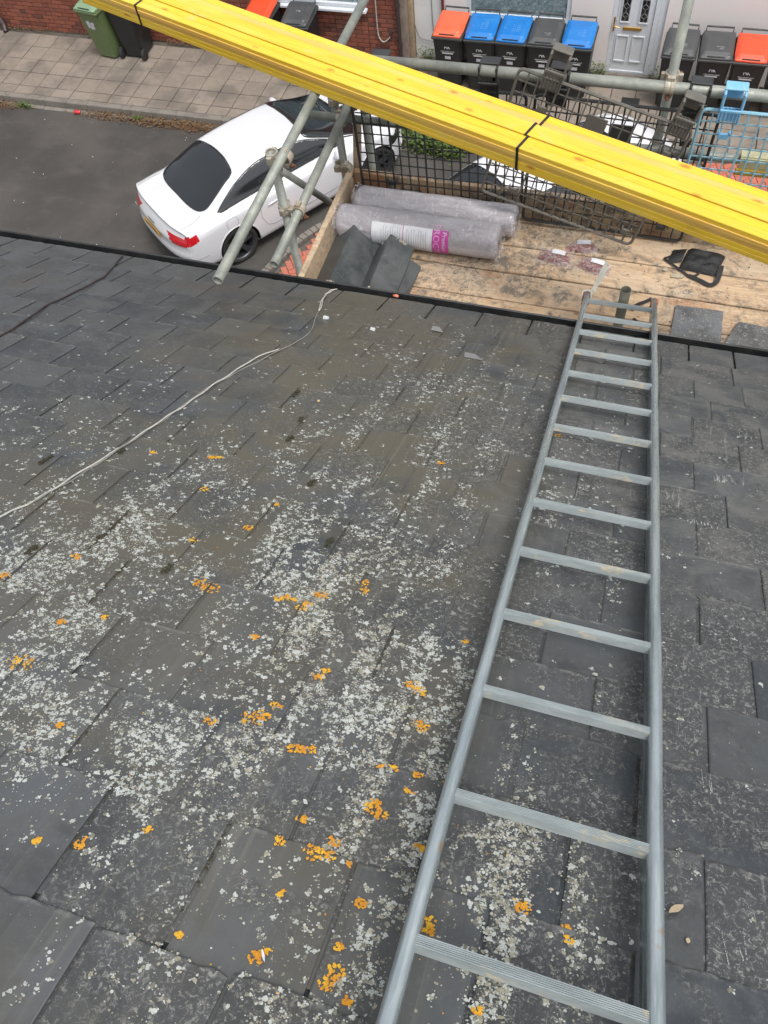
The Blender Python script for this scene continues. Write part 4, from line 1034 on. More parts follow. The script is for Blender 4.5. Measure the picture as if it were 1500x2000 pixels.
bm=bmesh.new(); run(bm,c1,.0030,.009); run(bm,[(u+.006,v) for u,v in c1],.003,.010,1.3); obj('white_sheath',bm,M_white_cable,ct,True)
bm=bmesh.new(); run(bm,c1c,.0031,.008); obj('white_sheath',bm,M_white_cable,ct,True)
bm=bmesh.new(); run(bm,[(-1.362,.388),(-1.297,.696),(-1.334,.949),(-1.388,1.172),(-1.427,1.419),(-1.440,1.654),(-1.452,1.858),(-1.472,2.04),(-1.490,2.206),(-1.516,2.33)],.0028,.005,2.); obj('grey_core',bm,M_dark_cable,ct,True)
cable('old_cable',[(-2.653,.04),(-2.595,.206),(-2.529,.423),(-2.513,.601),(-2.515,.859),(-2.469,1.102),(-2.445,1.329),(-2.441,1.541),(-2.44,2.0)],.0045,M_pipe,'dark grey cable lying across the slates at the left edge of the roof')
# small litter
def chip(name,u,v,w_,l_,th,mat,label,cat,rz=0,poly=None,h=.004):
    bm=bmesh.new()
    P=poly or [(-.5,-.5),(.5,-.5),(.5,.5),(-.5,.5)]
    T=Matrix.Translation(roof(u,v,h))@RF@Matrix.Rotation(rz,4,'Z')
    a=[bm.verts.new(T@Vector((x*w_,y*l_,random.uniform(0,th*.6)))) for x,y in P]; b=[bm.verts.new(T@Vector((x*w_,y*l_,th+random.uniform(0,th*.8)))) for x,y in P]
    bm.faces.new(a[::-1]); bm.faces.new(b)
    for i in range(len(P)): bm.faces.new((a[i],a[(i+1)%len(P)],b[(i+1)%len(P)],b[i]))
    return tag(obj(name,bm,mat),label,cat)
leafp=[(-.1,-.5),(.15,-.42),(.3,-.2),(.42,.0),(.3,.25),(.12,.5),(-.05,.42),(-.3,.2),(-.38,-.05),(-.28,-.3)]
chip('dry_leaf',.323,3.004,.016,.034,.001,M_dryleaf,'brown dead leaf lying on slate just right of the ladder rail','leaf',.9,leafp,.008)
chip('leaf_scrap',.344,3.055,.010,.010,.001,M_dryleaf,'tiny tan leaf scrap below the dead leaf right of the ladder','leaf',.3,leafp)
chip('yellow_leaf',-.999,1.324,.014,.022,.001,M_yleaf,'small pale yellow leaf lying alone on the grey slates','leaf',-.2,leafp)
chip('orange_chip',-1.085,.012,.04,.022,.006,M_orangefoot,'orange plastic chip on the gutter edge below the ridge tiles','scrap',.1,leafp,.01)
chip('white_clip',-1.291,.471,.026,.012,.008,M_white,'short white plastic clip near the frayed top end of the cable','clip',.1)
chip('grey_clip',-1.045,.513,.022,.016,.008,M_white,'pale grey metal clip on the slates right of the white cable','clip',-.1)
chip('shell_piece',-.324,3.315,.006,.022,.003,M_white,'small white shiny sliver on slate at the bottom of roof','scrap',-.6,leafp)
bm=bmesh.new()
# scuffed pale slate corners as thin exposed undercloak pieces
for (u,v,w_,l_,nm) in ((-.772,.363,.07,.05,'pale slate fragment wedged in the upper middle of the roof'),(-.545,.62,.10,.05,'whitish broken slate piece left of the ladder near the eaves')):
    chip('broken_slate',u,v,w_,l_,.003,M_silverg if False else simple('scuffed_slate',(.22,.22,.22),.5),nm,'slate piece',.1,[(-.5,-.5),(.0,-.5),(.5,.5),(-.35,.5)],.003)
bm.free()
# ================================================================ SCAFFOLD
ZP=5.35; R_=.0245
sf=thing('scaffold','steel tube scaffold with timber board platform outside the eaves','scaffold')
def tb(name,a,b,rad=R_,mat=M_tube,n_=20):
    bm=bmesh.new(); tube(bm,a,b,rad,n_,hollow=rad-.0045)
    return obj(name,bm,mat,sf,True)
def shade_auto(o):
    me=o.data
    me.polygons.foreach_set('use_smooth',[len(p.vertices)==4 for p in me.polygons])
IY,OY=3.17,4.075
tb('standard',(.036,3.20,0),(.036,3.20,5.70),.0262,M_stub)
tb('standard',(.03,OY,0),(.03,OY,7.6))
tb('standard',(-1.80,3.17,0),(-1.80,3.17,6.29))
tb('standard',(-1.82,OY,0),(-1.82,OY,6.06))
tb('standard',(-1.655,4.14,0),(-1.655,4.14,5.95))
tb('guard_rail',(-1.90,3.985,6.292),(1.9,3.985,6.296),.028)
tb('mid_rail',(-1.955,4.02,5.90),(1.9,4.02,5.925))
tb('end_guard_rail',(-1.725,2.29,6.30),(-1.735,4.75,6.30))
tb('end_mid_rail',(-1.715,2.775,5.94),(-1.715,4.12,5.985))
tb('brace',(-2.10,3.76,5.698),(-1.98,4.28,4.98),.022)
tb('ledger',(-1.74,3.20,5.24),(1.9,3.20,5.24)); tb('ledger',(-1.74,4.0,5.24),(1.9,4.0,5.24))
for x in (-1.55,-.6,.1,1.2): tb('transom',(x,2.95,5.287),(x,4.2,5.287))
tb('end_guard_rail',(1.32,2.3,6.30),(1.32,4.5,6.30))
tb('standard',(1.36,OY,0),(1.36,OY,6.6)); tb('standard',(1.36,3.17,0),(1.36,3.17,6.6))
# boards
edges=[2.955,3.125,3.338,3.556,3.778,4.009]
for k in range(5):
    y0,y1=edges[k],edges[k+1]-.009
    cuts=[(-1.735,1.9)] if k not in (1,) else [(-1.735,.325),(.333,1.9)]
    if k==2: cuts=[(-1.735,1.9)]
    for (x0,x1) in cuts:
        bm=bmesh.new(); n_=22; dz=random.uniform(-.004,.004)
        prof=lambda: None
        vs=[]
        for i in range(n_+1):
            x=x0+(x1-x0)*i/n_; wv=.0025*noise.noise(Vector((x*2,k*9,0)))
            vs.append([bm.verts.new((x,y0+wv,ZP-.038+dz)),bm.verts.new((x,y0+wv,ZP-.004+dz)),bm.verts.new((x,y0+.004+wv,ZP+dz)),bm.verts.new((x,y1-.004+wv,ZP+dz)),bm.verts.new((x,y1+wv,ZP-.004+dz)),bm.verts.new((x,y1+wv,ZP-.038+dz))])
        for a,b in zip(vs,vs[1:]):
            for q in range(6): bm.faces.new((a[q],b[q],b[(q+1)%6],a[(q+1)%6]))
        bm.faces.new(vs[0]); bm.faces.new(vs[-1][::-1])
        obj('scaffold_board',bm,M_board,sf)
bm=bmesh.new(); box(bm,-1.775,-1.738,2.99,4.03,ZP-.02,ZP+.20,.004); obj('toe_board',bm,M_toe,sf)
bm=bmesh.new(); box(bm,-1.736,1.9,4.003,4.041,ZP-.02,ZP+.20,.004); obj('toe_board',bm,M_dirtytoe,sf)
bm=bmesh.new(); box(bm,-.022,.022,-.02,.02,-.35,.30,.003,M=Matrix.Translation((-1.735,4.10,5.56))@Matrix.Rotation(.12,4,'Y')); obj('upright_batten',bm,M_toe,sf)
def coupler(p,axis1,axis2,off,rad=R_):
    # two clamped rings joined back to back, with bolts and nuts
    p=Vector(p); bm=bmesh.new(); bos=[]; off=Vector(off)
    for ax,sg in ((Vector(axis1),-1),(Vector(axis2),1)):
        c_=p+off*.5*sg; q=Vector((0,0,1)).rotation_difference(ax.normalized()).to_matrix().to_4x4(); T=Matrix.Translation(c_)@q
        lathe(bm,[(rad+.001,-.024),(rad+.009,-.024),(rad+.010,-.008),(rad+.008,0),(rad+.010,.008),(rad+.009,.024),(rad+.001,.024),(rad+.001,-.024)],18,T)
        od=off.normalized(); si=ax.normalized().cross(od)
        for e in (1,-1):
            b0=c_+si*(rad+.014)*e
            box(bm,-.014,.014,-.010,.010,-.02,.02,.003,M=Matrix.Translation(b0)@q)
        b0=c_+si*(rad+.016); bo=bmesh.new(); bos.append(bo)
        tube(bo,b0-od*.03,b0+od*.045*sg,.0055,8); tube(bo,b0+od*sg*.018,b0+od*sg*.032,.012,6)
    box(bm,-.02,.02,-.02,.02,-.012,.012,.003,M=Matrix.Translation(p))
    k=obj('coupler',bm,M_coupler,sf,False)
    for bo in bos: obj('bolt',bo,M_rust,k)
X_,Y1,Z1=(1,0,0),(0,1,0),(0,0,1)
coupler((-1.762,3.17,6.275),Z1,Y1,(.075,0,0))
coupler((-1.757,3.17,5.955),Z1,Y1,(.085,0,0))
coupler((-1.767,4.06,5.985),Z1,Y1,(.10,-.01,0))
coupler((-1.767,4.05,5.90),Z1,X_,(.0,-.06,0))
coupler((.03,4.03,6.295),Z1,X_,(0,-.085,0),.0262)
coupler((-1.79,3.06,5.42),Z1,X_,(.03,.08,0))
coupler((-1.80,4.02,5.56),Z1,Y1,(.05,-.02,0))
coupler((1.34,4.03,6.295),Z1,X_,(0,-.085,0))
# yellow sleeve coupler with teeth on the mid rail
bm=bmesh.new(); box(bm,.46,.66,3.985,4.05,5.945,5.96,.003); box(bm,.46,.66,3.975,3.983,5.885,5.955,.003); so_=obj('sleeve_clamp',bm,simple('cream_steel',(.62,.58,.36),.5,.2),sf)
bm=bmesh.new(); box(bm,.45,.67,3.955,3.972,5.865,5.90,.004)
obj('sleeve_clamp_jaw',bm,simple('yellow_steel',(.50,.32,.04),.6,.2),sf)
bm=bmesh.new(); box(bm,-1.80,-1.735,3.0,3.10,ZP+.02,ZP+.10,.01); tube(bm,(-1.79,2.98,ZP+.06),(-1.74,3.12,ZP+.06),.028,12); obj('board_clip',bm,M_coupler,sf)

# ---------------------------------------------------------------- brick guards
def brick_guard(label,loc,rot,W_=1.0,H_=.72,mat=M_blackpl,hookmat=None,nx=18,ny=11,hooks=(.2,.8),hooktop=.15,plate=True,cat='mesh guard'):
    t=thing('brick_guard',label,cat,loc,0,'plastic mesh guards hanging along the outer scaffold rail'); t.rotation_euler=rot
    hookmat=hookmat or mat
    # local: x along, z up, origin bottom-left
    rc=.028; P=[]
    for cx_,cz_,a0 in ((W_-rc,H_-rc,0),(rc,H_-rc,90),(rc,rc,180),(W_-rc,rc,270)):
        for k in range(5):
            a=math.radians(a0+90*k/4); P.append(Vector((cx_+rc*math.cos(a),0,cz_+rc*math.sin(a))))
    bm=bmesh.new(); path_tube(bm,P,.0085,6,1.0,True); obj('frame',bm,mat,t,False)
    bm=bmesh.new()
    for i in range(1,nx):
        x=W_*i/nx; th=.0050 if i%4==0 else .0034
        box(bm,x-th,x+th,-.005,.004,.008,H_-.008)
    for j in range(1,ny):
        z=H_*j/ny; box(bm,.008,W_-.008,.0045,.0085,z-.0031,z+.0031)
    obj('grid',bm,mat,t)
    for hx in hooks:
        x=hx*W_; bm=bmesh.new()
        # strap rising to a rectangular hook loop
        for dx in (-.052,.044): box(bm,x+dx,x+dx+.008,-.012,.006,H_-.06,H_+hooktop,.002)
        box(bm,x-.043,x+.043,-.004,.002,H_-.05,H_+hooktop-.09)
        for k in range(5): box(bm,x-.038+k*.018,x-.031+k*.018,-.010,-.004,H_-.05,H_+hooktop-.09)
        box(bm,x-.052,x+.052,-.010,.055,H_+hooktop,H_+hooktop+.010,.003)
        for dx in (-.052,.040): box(bm,x+dx,x+dx+.012,-.045,-.011,H_+hooktop-.085,H_+hooktop+.004,.003)
        box(bm,x-.052,x+.052,-.055,-.0455,H_+hooktop-.085,H_+hooktop-.07,.003); box(bm,x-.040,x+.040,.045,.055,H_+hooktop-.07,H_+hooktop,.002)
        obj('hook',bm,hookmat,t)
        for z in (H_*.80,H_*.12,):
            bm=bmesh.new(); x2=x
            box(bm,x2-.026,x2+.026,-.020,-.006,z-.022,z+.010,.003); box(bm,x2-.030,x2-.022,-.026,-.0065,z+.0105,z+.026,.002); box(bm,x2+.022,x2+.030,-.026,-.0065,z+.0105,z+.026,.002)
            obj('clip',bm,hookmat,t)
    if plate:
        bm=bmesh.new(); box(bm,W_*.5-.055,W_*.5+.055,-.012,-.0055,H_*.80-.055,H_*.80+.055,.003); obj('name_plate',bm,mat,t)
    return t
Q=math.radians
brick_guard('black mesh guard at the left end of the rail behind the grey rolls',(-1.665,3.972,5.455),(Q(-2),Q(-1.2),0),1.0,.70,nx=19,hooktop=.15)
g=brick_guard('black mesh guard in the middle, behind the crooked grey guard',(-.648,3.962,5.395),(Q(-1),Q(1.5),Q(.6)),.93,.80,nx=16,ny=9,hooktop=.15,hooks=(.12,.86))
def tilt_frame(tl,tr,bl):
    tl,tr,bl=Vector(tl),Vector(tr),Vector(bl); x=(tr-tl).normalized(); z=(tl-bl); z=(z-x*z.dot(x)); Hh=z.length; z.normalize(); y=z.cross(x); 
    Mx=Matrix((x,y,z)).transposed().to_4x4(); Mx.translation=tl-z*Hh; return Mx,(tr-tl).length,Hh
Mx,Wd,Hh=tilt_frame((-.70,3.87,6.40),(.185,3.83,6.185),(-.937,3.83,5.69))
g=brick_guard('dusty grey mesh guard hanging crooked in front of the black guards',(0,0,0),(0,0,0),Wd,Hh,mat=M_greypl,nx=17,ny=12,hooks=(.19,.93),hooktop=.14); g.matrix_world=Mx
brick_guard('pale blue mesh guard hooked on the rail at the right edge',(.205,3.895,5.66),(Q(0),Q(0),0),1.0,.60,mat=M_bluepl,hookmat=M_bluehook,nx=18,ny=9,hooks=(.13,.75),hooktop=.11)
# ---------------------------------------------------------------- yellow battens
e1=Vector((1,-.354,0)).normalized(); e2=Vector((e1.y*-1,e1.x,0)); BB=Vector((-.581,3.218,6.329))
BW_,BT=.0458,.0230
L0,L1=-3.0,1.95
hog=lambda s_: .004*math.sin(s_*1.7)
def bundle(k,label,strap_s):
    t=thing('batten_bundle',label,'timber bundle',BB+e2*(2*BW_*k)-e1*0,math.atan2(e1.y,e1.x),'strapped bundles of yellow roofing battens')
    dzk=(0,.004,-.006)[k]
    for j in range(5):
        for i in range(2):
            bm=bmesh.new(); n_=16; vs=[]; s0=L0+random.uniform(-.04,.04); s1=L1+random.uniform(-.05,.05); jy=random.uniform(-.0030,.0030); jz=random.uniform(-.0012,.0012)*(1 if j==4 else 0)
            for q in range(n_+1):
                s_=s0+(s1-s0)*q/n_; y0=i*BW_+jy+.0012*noise.noise(Vector((s_*1.3,i*5+k*11,j*7))); z0=j*BT+dzk+.0012*noise.noise(Vector((s_,j,k)))+hog(s_)+jz
                a,b=.0011,BW_-.0011
                vs.append([bm.verts.new((s_,y0+a,z0+.0010)),bm.verts.new((s_,y0+b,z0+.0010)),bm.verts.new((s_,y0+b,z0+BT-.003)),bm.verts.new((s_,y0+b-.002,z0+BT-.0008)),bm.verts.new((s_,y0+a+.002,z0+BT-.0008)),bm.verts.new((s_,y0+a,z0+BT-.003))])
            for A_,B_ in zip(vs,vs[1:]):
                for q in range(6): bm.faces.new((A_[q],A_[(q+1)%6],B_[(q+1)%6],B_[q]))
            bm.faces.new(vs[0][::-1]); bm.faces.new(vs[-1]); bmesh.ops.recalc_face_normals(bm,faces=bm.faces)
            obj('batten',bm,M_batten,t)
    for s_ in strap_s:
        bm=bmesh.new(); W2,H2=2*BW_,5*BT; g_=.0022
        z0,z1=dzk-.001+hog(s_),dzk+H2+.0015+hog(s_); ya,yb=-g_,W2+g_
        for q in ((ya-.001,ya,z0-.001,z1+.001),(yb,yb+.001,z0-.001,z1+.001)): box(bm,s_-.0065,s_+.0065,q[0],q[1],q[2],q[3])
        box(bm,s_-.0065,s_+.0065,ya,yb,z1,z1+.0012); box(bm,s_-.0065,s_+.0065,ya,yb,z0-.0012,z0)
        obj('strap',bm,M_strap,t)
bundle(0,'nearest bundle of yellow battens, lowest in the photo, with a black strap',(-2.49,.01))
bundle(1,'middle bundle of yellow battens between the two outer bundles',(-2.47,-.005))
bundle(2,'farthest bundle of yellow battens, along the top edge of the stack',(-2.45,.012))

# ---------------------------------------------------------------- rolls
def roll(label,xa,xb,y,z,rad,sd,labelled=False):
    t=thing('membrane_roll',label,'roll',((xa+xb)/2,y,z),0,'grey membrane rolls wrapped in clear film')
    bm=bmesh.new(); nL,nA=90,56; h=(xb-xa)/2; rings=[]
    for i in range(nL+1):
        s_=-h+2*h*i/nL; e=min(1,(h-abs(s_))/.03); rr=rad*(.86+.14*math.sqrt(max(0,1-(1-e)**2)))
        ring=[]
        for k in range(nA):
            a=2*math.pi*k/nA; nz=noise.noise(Vector((s_*5,math.cos(a)*1.3,math.sin(a)*1.3+sd)))*.0035+noise.noise(Vector((s_*16+math.cos(a)*3,math.cos(a)*5,math.sin(a)*5+sd)))*.0022
            ring.append(bm.verts.new((s_,(rr+nz)*math.cos(a),(rr+nz)*math.sin(a))))
        rings.append(ring)
    for A,B in zip(rings,rings[1:]):
        for k in range(nA): bm.faces.new((A[k],B[k],B[(k+1)%nA],A[(k+1)%nA]))
    for rg,s_,fl in ((rings[0],-h-.006,True),(rings[-1],h+.006,False)):
        cur=rg
        for fr in (.72,.4,.12):
            nw=[bm.verts.new((s_+random.uniform(-.005,.004),v.co.y*fr*1.1,v.co.z*fr*1.1)) for v in rg]
            for k in range(nA):
                q=(cur[k],cur[(k+1)%nA],nw[(k+1)%nA],nw[k]); bm.faces.new(q if fl else q[::-1])
            cur=nw
        bm.faces.new(cur)
    bmesh.ops.recalc_face_normals(bm,faces=bm.faces)
    obj('roll_body',bm,M_wrap,t,True)
    # gathered film collar at the end of the roll
    for x0,sg in ((h-.012,1),(-h+.012,-1)):
        bm=bmesh.new(); prev=None
        for i in range(6):
            rg=[]
            for k in range(64):
                a=2*math.pi*k/64; rr=rad+.003+.0012*i*random.uniform(.5,1.3)+.012*i/5*noise.noise(Vector((math.cos(a)*4,math.sin(a)*4,i*.6+sd)))
                y_,z_=rr*math.cos(a),rr*math.sin(a); rg.append(bm.verts.new((x0+sg*.006*i+random.uniform(-.0012,.0012)+.01*i/5*noise.noise(Vector((math.cos(a)*3,math.sin(a)*3,sd))),y_,max(z_,-rad-.004))))
            if prev:
                for k in range(64): bm.faces.new((prev[k],prev[(k+1)%64],rg[(k+1)%64],rg[k]))
            prev=rg
        obj('film_collar',bm,M_film,t)
    if labelled:
        def strip(x0,x1,mat,a0,a1,off,name):
            bm=bmesh.new(); n_=20; A=[];B=[]
            for k in range(n_+1):
                a=a0+(a1-a0)*k/n_; rr=rad+off
                A.append(bm.verts.new((x0,-rr*math.cos(a),rr*math.sin(a)))); B.append(bm.verts.new((x1,-rr*math.cos(a),rr*math.sin(a))))
            for k in range(n_): bm.faces.new((A[k],B[k],B[k+1],A[k+1]))
            return obj(name,bm,mat,t,True)
        cx0=-.725-(xa+xb)/2
        X=lambda px_: px_
        strip(-.26,.115,M_whitepaper,-.85,.95,.0055,'paper_label'); strip(.117,.215,M_magenta,-.9,.95,.0055,'magenta_label'); strip(-.065,-.061,M_magenta,-.85,.95,.0061,'label_line')
        for q in range(20):
            xq=-.20+.0145*q
            if abs(xq+.063)<.01: continue
            strip(xq,xq+.003,M_sticker2,-.7,.8 if q%3 else .6,.0060,'label_text')
        def bend(x0,a0): 
            def g_(co):
                a=a0+co.x/(rad)*-1; rr=rad+.0066; return Vector((x0+co.y*1.0*1,-rr*math.cos(a),rr*math.sin(a)))
            return g_
        text_mesh('PROCTOR',.052,M_pinkprint,'lettering',0,t,None,bend(.140,.05)); text_mesh('Premier',.036,M_print,'lettering',0,t,None,bend(.188,.30))
    return t
M_sticker2=simple('grey_print',(.40,.42,.46),.6); M_pinkprint=simple('pale_pink_print',(.80,.45,.68),.5)
roll('wrapped grey roll lying against the mesh guard, behind the labelled roll',-1.665,-.675,3.868,ZP+.100,.094,3)
roll('front wrapped grey roll with a white and magenta paper label',-1.72,-.735,3.672,ZP+.106,.102,8,True)
# ---------------------------------------------------------------- ridge tiles
def ridge_tile(label,apexA,apexB,wl,wr,dl,drp,th=.014,mort=True):
    A,B=Vector(apexA),Vector(apexB); t=(B-A).normalized(); x=Vector((1,0,0)); x=(x-t*x.dot(t)).normalized(); z=x.cross(t)*1
    if z.z<0: z=-z
    T=thing('ridge_tile',label,'ridge tile',A,0,'dark angular ridge tiles on the platform')
    bm=bmesh.new(); L=(B-A).length; n_=14; vs=[]
    th=.020; sec=[(-wl,-dl),(-.006,-.002),(0,0),(.006,-.002),(wr,-drp),(wr-.004,-drp-th),(.012,-.014-th),(0,-th*1.4),(-.012,-.014-th),(-wl+.004,-dl-th)]
    for i in range(n_+1):
        s_=L*i/n_; e=random.uniform(-.004,.004) if i in (0,n_) else 0; row=[]
        for (a,b) in sec:
            p=x*a+z*b+t*(s_+e*(1+abs(a)*10)); nz=noise.noise(Vector((s_*5,A.x*10,0)))*.0008
            row.append(bm.verts.new(p+z*nz))
        vs.append(row)
    m_=len(sec)
    for a,b in zip(vs,vs[1:]):
        for k in range(m_): bm.faces.new((a[k],b[k],b[(k+1)%m_],a[(k+1)%m_]))
    bm.faces.new(vs[0]); bm.faces.new(vs[-1][::-1]); bmesh.ops.recalc_face_normals(bm,faces=bm.faces)
    obj('tile_body',bm,M_ridge,T)
    if mort:
        BO_=Blob(); 
        for i in range(200):
            end=random.random()<.7; s_=L-random.uniform(0,.012)**1 if end else random.uniform(.0,.012); k=random.uniform(-wl*.6,wr*.7)
            zz=-abs(k)*(dl/wl if k<0 else drp/wr); p=x*k+z*(zz+.0005)+t*s_; Mx=Matrix((x,t,z)).transposed().to_4x4(); Mx.translation=p
            if noise.noise(Vector((k*25,s_*5,A.x)))<-.1: continue
            BO_.add(Mx,(0,0),random.uniform(.002,.006),n_=6,h=random.uniform(.001,.004),jag=.5)
        o=pydata('mortar_crust',BO_.v,BO_.f,M_mortarpale,T); o['kind']='stuff'
    return T
ridge_tile('dark ridge tile beside the end toe board, left of the other two',(-1.60,3.125,5.505),(-1.597,3.60,5.515),.155,.165,.135,.135)
ridge_tile('dark ridge tile lying tilted on top of another, right of the first',(-1.352,3.10,5.525),(-1.345,3.53,5.535),.105,.135,.14,.088)
ridge_tile('bottom ridge tile almost hidden under the tilted one',(-1.32,3.14,5.475),(-1.30,3.48,5.478),.12,.145,.10,.105)
# ---------------------------------------------------------------- nail bags
def nail_bag(label,loc,rz,Lx=.20,Ly=.108):
    t=thing('nail_bag',label,'bag of nails',loc,rz,'clear bags of copper nails on the boards')
    bm=bmesh.new()
    for k in range(520):
        x=random.gauss(0,Lx*.22); y=random.gauss(-.004,Ly*.20); 
        if abs(x)>Lx*.44 or abs(y)>Ly*.40: continue
        hh=.032*(1-(abs(x)/(Lx*.5))**2)*(1-(abs(y)/(Ly*.5))**2)+.003
        z=random.uniform(.003,hh); a=random.random()*6.28; b=random.uniform(-.3,.3); dv=Vector((math.cos(a)*math.cos(b),math.sin(a)*math.cos(b),math.sin(b)*.4))*.013
        p=Vector((x,y,z)); tube(bm,p-dv,p+dv,.0013,5); tube(bm,p+dv,p+dv*1.08,.0038,6)
    o=obj('nails',bm,M_nail,t); o['kind']='stuff'
    bm=bmesh.new(); n1,n2=14,9; T_,B_=[],[]
    for i in range(n1+1):
        ra,rb=[],[]
        for j in range(n2+1):
            u=i/n1*2-1; v=j/n2*2-1; e=(1-u**4)*(1-v**4); x=u*Lx*.54+random.uniform(-.002,.002); y=v*Ly*.56+random.uniform(-.002,.002)
            ra.append(bm.verts.new((x,y,.003+.036*e+random.uniform(-.002,.002)*e))); rb.append(bm.verts.new((x,y,.001)))
        T_.append(ra);B_.append(rb)
    for i in range(n1):
        for j in range(n2): bm.faces.new((T_[i][j],T_[i+1][j],T_[i+1][j+1],T_[i][j+1]))
    obj('film_bag',bm,M_film,t,True)
    bm=bmesh.new(); g_=[]
    lx,ly,lw,lh=.0,.022,.078,.034
    for i in range(5):
        g_.append([bm.verts.new((lx-lw/2+lw*i/4+.012,ly-lh/2+lh*j/2-.006,.040-.0015*(i-2)**2*.4)) for j in range(3)])
    for i in range(4):
        for j in range(2): bm.faces.new((g_[i][j],g_[i+1][j],g_[i+1][j+1],g_[i][j+1]))
    obj('paper_label',bm,M_whitepaper,t)
    return t
nail_bag('leftmost bag of copper nails with white label, nearest the grey rolls',(-.397,3.715,ZP+.002),Q(-7))
nail_bag('upper bag of copper nails nearest the hanging mesh, label at its lower edge',(-.265,3.822,ZP+.002),Q(8),.175,.08)
nail_bag('bag of copper nails nearest the tied top of the ladder',(-.165,3.685,ZP+.002),Q(-12))
# ---------------------------------------------------------------- black bag
t=thing('tool_bag','black nylon shoulder bag lying on the boards with its strap loose','bag',(.425,3.84,ZP+.003),Q(-6))
bm=bmesh.new(); n1,n2=18,14; T_=[]
for i in range(n1+1):
    row=[]
    for j in range(n2+1):
        u=i/n1*2-1; v=j/n2*2-1; e=max(0,(1-abs(u)**5)*(1-abs(v)**5)); x=u*.105+.01*v; y=v*.085
        row.append(bm.verts.new((x,y,.002+.035*e**.5+.016*noise.noise(Vector((u*2.4,v*2.4,2)))*e+.010*abs(noise.noise(Vector((u*5+v*3,v*6,2))))*e)))
    T_.append(row)
for i in range(n1):
    for j in range(n2): bm.faces.new((T_[i][j],T_[i+1][j],T_[i+1][j+1],T_[i][j+1]))
obj('bag_body',bm,M_bag,t,True)
bm=bmesh.new(); T_=[]
for i in range(9):
    T_.append([bm.verts.new((-.10-.075*i/8-.01*j/8,.085-.115*j/8-.035*(i/8)+.0,.004+.022*math.sin(j/8*3.1)*(1-i/10)+random.uniform(0,.002))) for j in range(9)])
for i in range(8):
    for j in range(8): bm.faces.new((T_[i][j],T_[i+1][j],T_[i+1][j+1],T_[i][j+1]))
obj('bag_flap',bm,M_bag,t,True)
def ribbon(bm,pts,w_):
    P=smooth_path(pts,5); A=[];B=[]
    for i,p in enumerate(P):
        tt=(P[min(i+1,len(P)-1)]-P[max(i-1,0)]).normalized(); sd_=Vector((0,0,1)).cross(tt).normalized()*w_/2
        A.append(bm.verts.new(p+sd_+Vector((0,0,.002)))); B.append(bm.verts.new(p-sd_))
    for i in range(len(P)-1): bm.faces.new((A[i],A[i+1],B[i+1],B[i]))
bm=bmesh.new(); ribbon(bm,[(-.17,-.005,.012),(-.205,-.03,.006),(-.19,-.045,.006),(-.12,-.085,.006),(-.05,-.125,.006),(-.01,-.115,.008),(.005,-.085,.012)],.014)
ribbon(bm,[(-.05,-.125,.006),(.02,-.145,.006),(.075,-.165,.008),(.105,-.14,.01),(.11,-.085,.02),(.108,-.02,.03)],.028); obj('shoulder_strap',bm,M_bag,t)
# loose chips of mortar beside the bag
def flatpiece(name,pts,z,th,mat,label,cat):
    bm=bmesh.new(); a=[bm.verts.new((x,y,z)) for x,y in pts]; b=[bm.verts.new((x,y,z+th+random.uniform(-th*.2,th*.2))) for x,y in pts]
    bm.faces.new(a[::-1]); bm.faces.new(b); n_=len(pts)
    for i in range(n_): bm.faces.new((a[i],a[(i+1)%n_],b[(i+1)%n_],b[i]))
    bmesh.ops.recalc_face_normals(bm,faces=bm.faces); return tag(obj(name,bm,mat),label,cat)
flatpiece('mortar_chip',[(.215,3.735),(.235,3.728),(.245,3.745),(.237,3.758),(.222,3.756)],ZP+.002,.008,M_mortarpale,'small round pale mortar chip left of the black bag strap','mortar chip')
flatpiece('mortar_chip',[(.268,3.69),(.33,3.695),(.343,3.71),(.335,3.718),(.30,3.714),(.272,3.712)],ZP+.002,.009,M_mortarpale,'long pale mortar chip below the black bag strap','mortar chip')
# slates lying on the boards
def loose_slate(label,P,z,tiltz,mat):
    bm=bmesh.new(); a=[];b=[]
    n_=len(P)
    for k,(x,y) in enumerate(P): a.append(bm.verts.new((x,y,z+tiltz[k]))); b.append(bm.verts.new((x,y,z+tiltz[k]+.006)))
    bm.faces.new(a[::-1]); bm.faces.new(b)
    for i in range(n_): bm.faces.new((a[i],a[(i+1)%n_],b[(i+1)%n_],b[i]))
    bmesh.ops.recalc_face_normals(bm,faces=bm.faces); return tag(obj('loose_slate',bm,mat),label,'slate')
def slate2():
    M=Mat('loose_slate',.5); o=M.coord('World'); n1=M.noise(9,o,4,.6); n2=M.noise(130,o,4,.7); n3=M.noise(2.2,o,3,.6)
    c=M.mix(M.ramp(n1,.35,.65),(.07,.07,.068),(.12,.12,.115)); c=M.mix(M.ramp(n3,.5,.6,0,.7),c,(.16,.17,.18)); n4=M.noise(45,o,5,.85,.6); c=M.mix(M.ramp(n4,.55,.62,0,.8),c,(.34,.33,.30)); c=M.mix(M.ramp(n2,.58,.66,0,.7),c,(.42,.41,.38)); return M.out(c,None,n2,.3,.003)
M_sl2=slate2()
loose_slate('square speckled slate lying on the boards right of the ladder',[(.318,3.215),(.585,3.215),(.575,3.48),(.325,3.475)],ZP+.012,(0,0,.0,0),M_sl2)
loose_slate('second slate near the right edge, paler, sticking out over the gutter',[(.60,3.235),(.86,3.20),(.90,3.40),(.66,3.42)],ZP+.014,(.01,.01,0,0),M_sl2)
bm=bmesh.new(); ribbon(bm,[(.09,3.40,ZP+.004),(.12,3.44,ZP+.012),(.15,3.47,ZP+.006),(.19,3.50,ZP+.01)],.022); ribbon(bm,[(.11,3.34,ZP+.004),(.14,3.31,ZP+.01),(.165,3.30,ZP+.004)],.016)
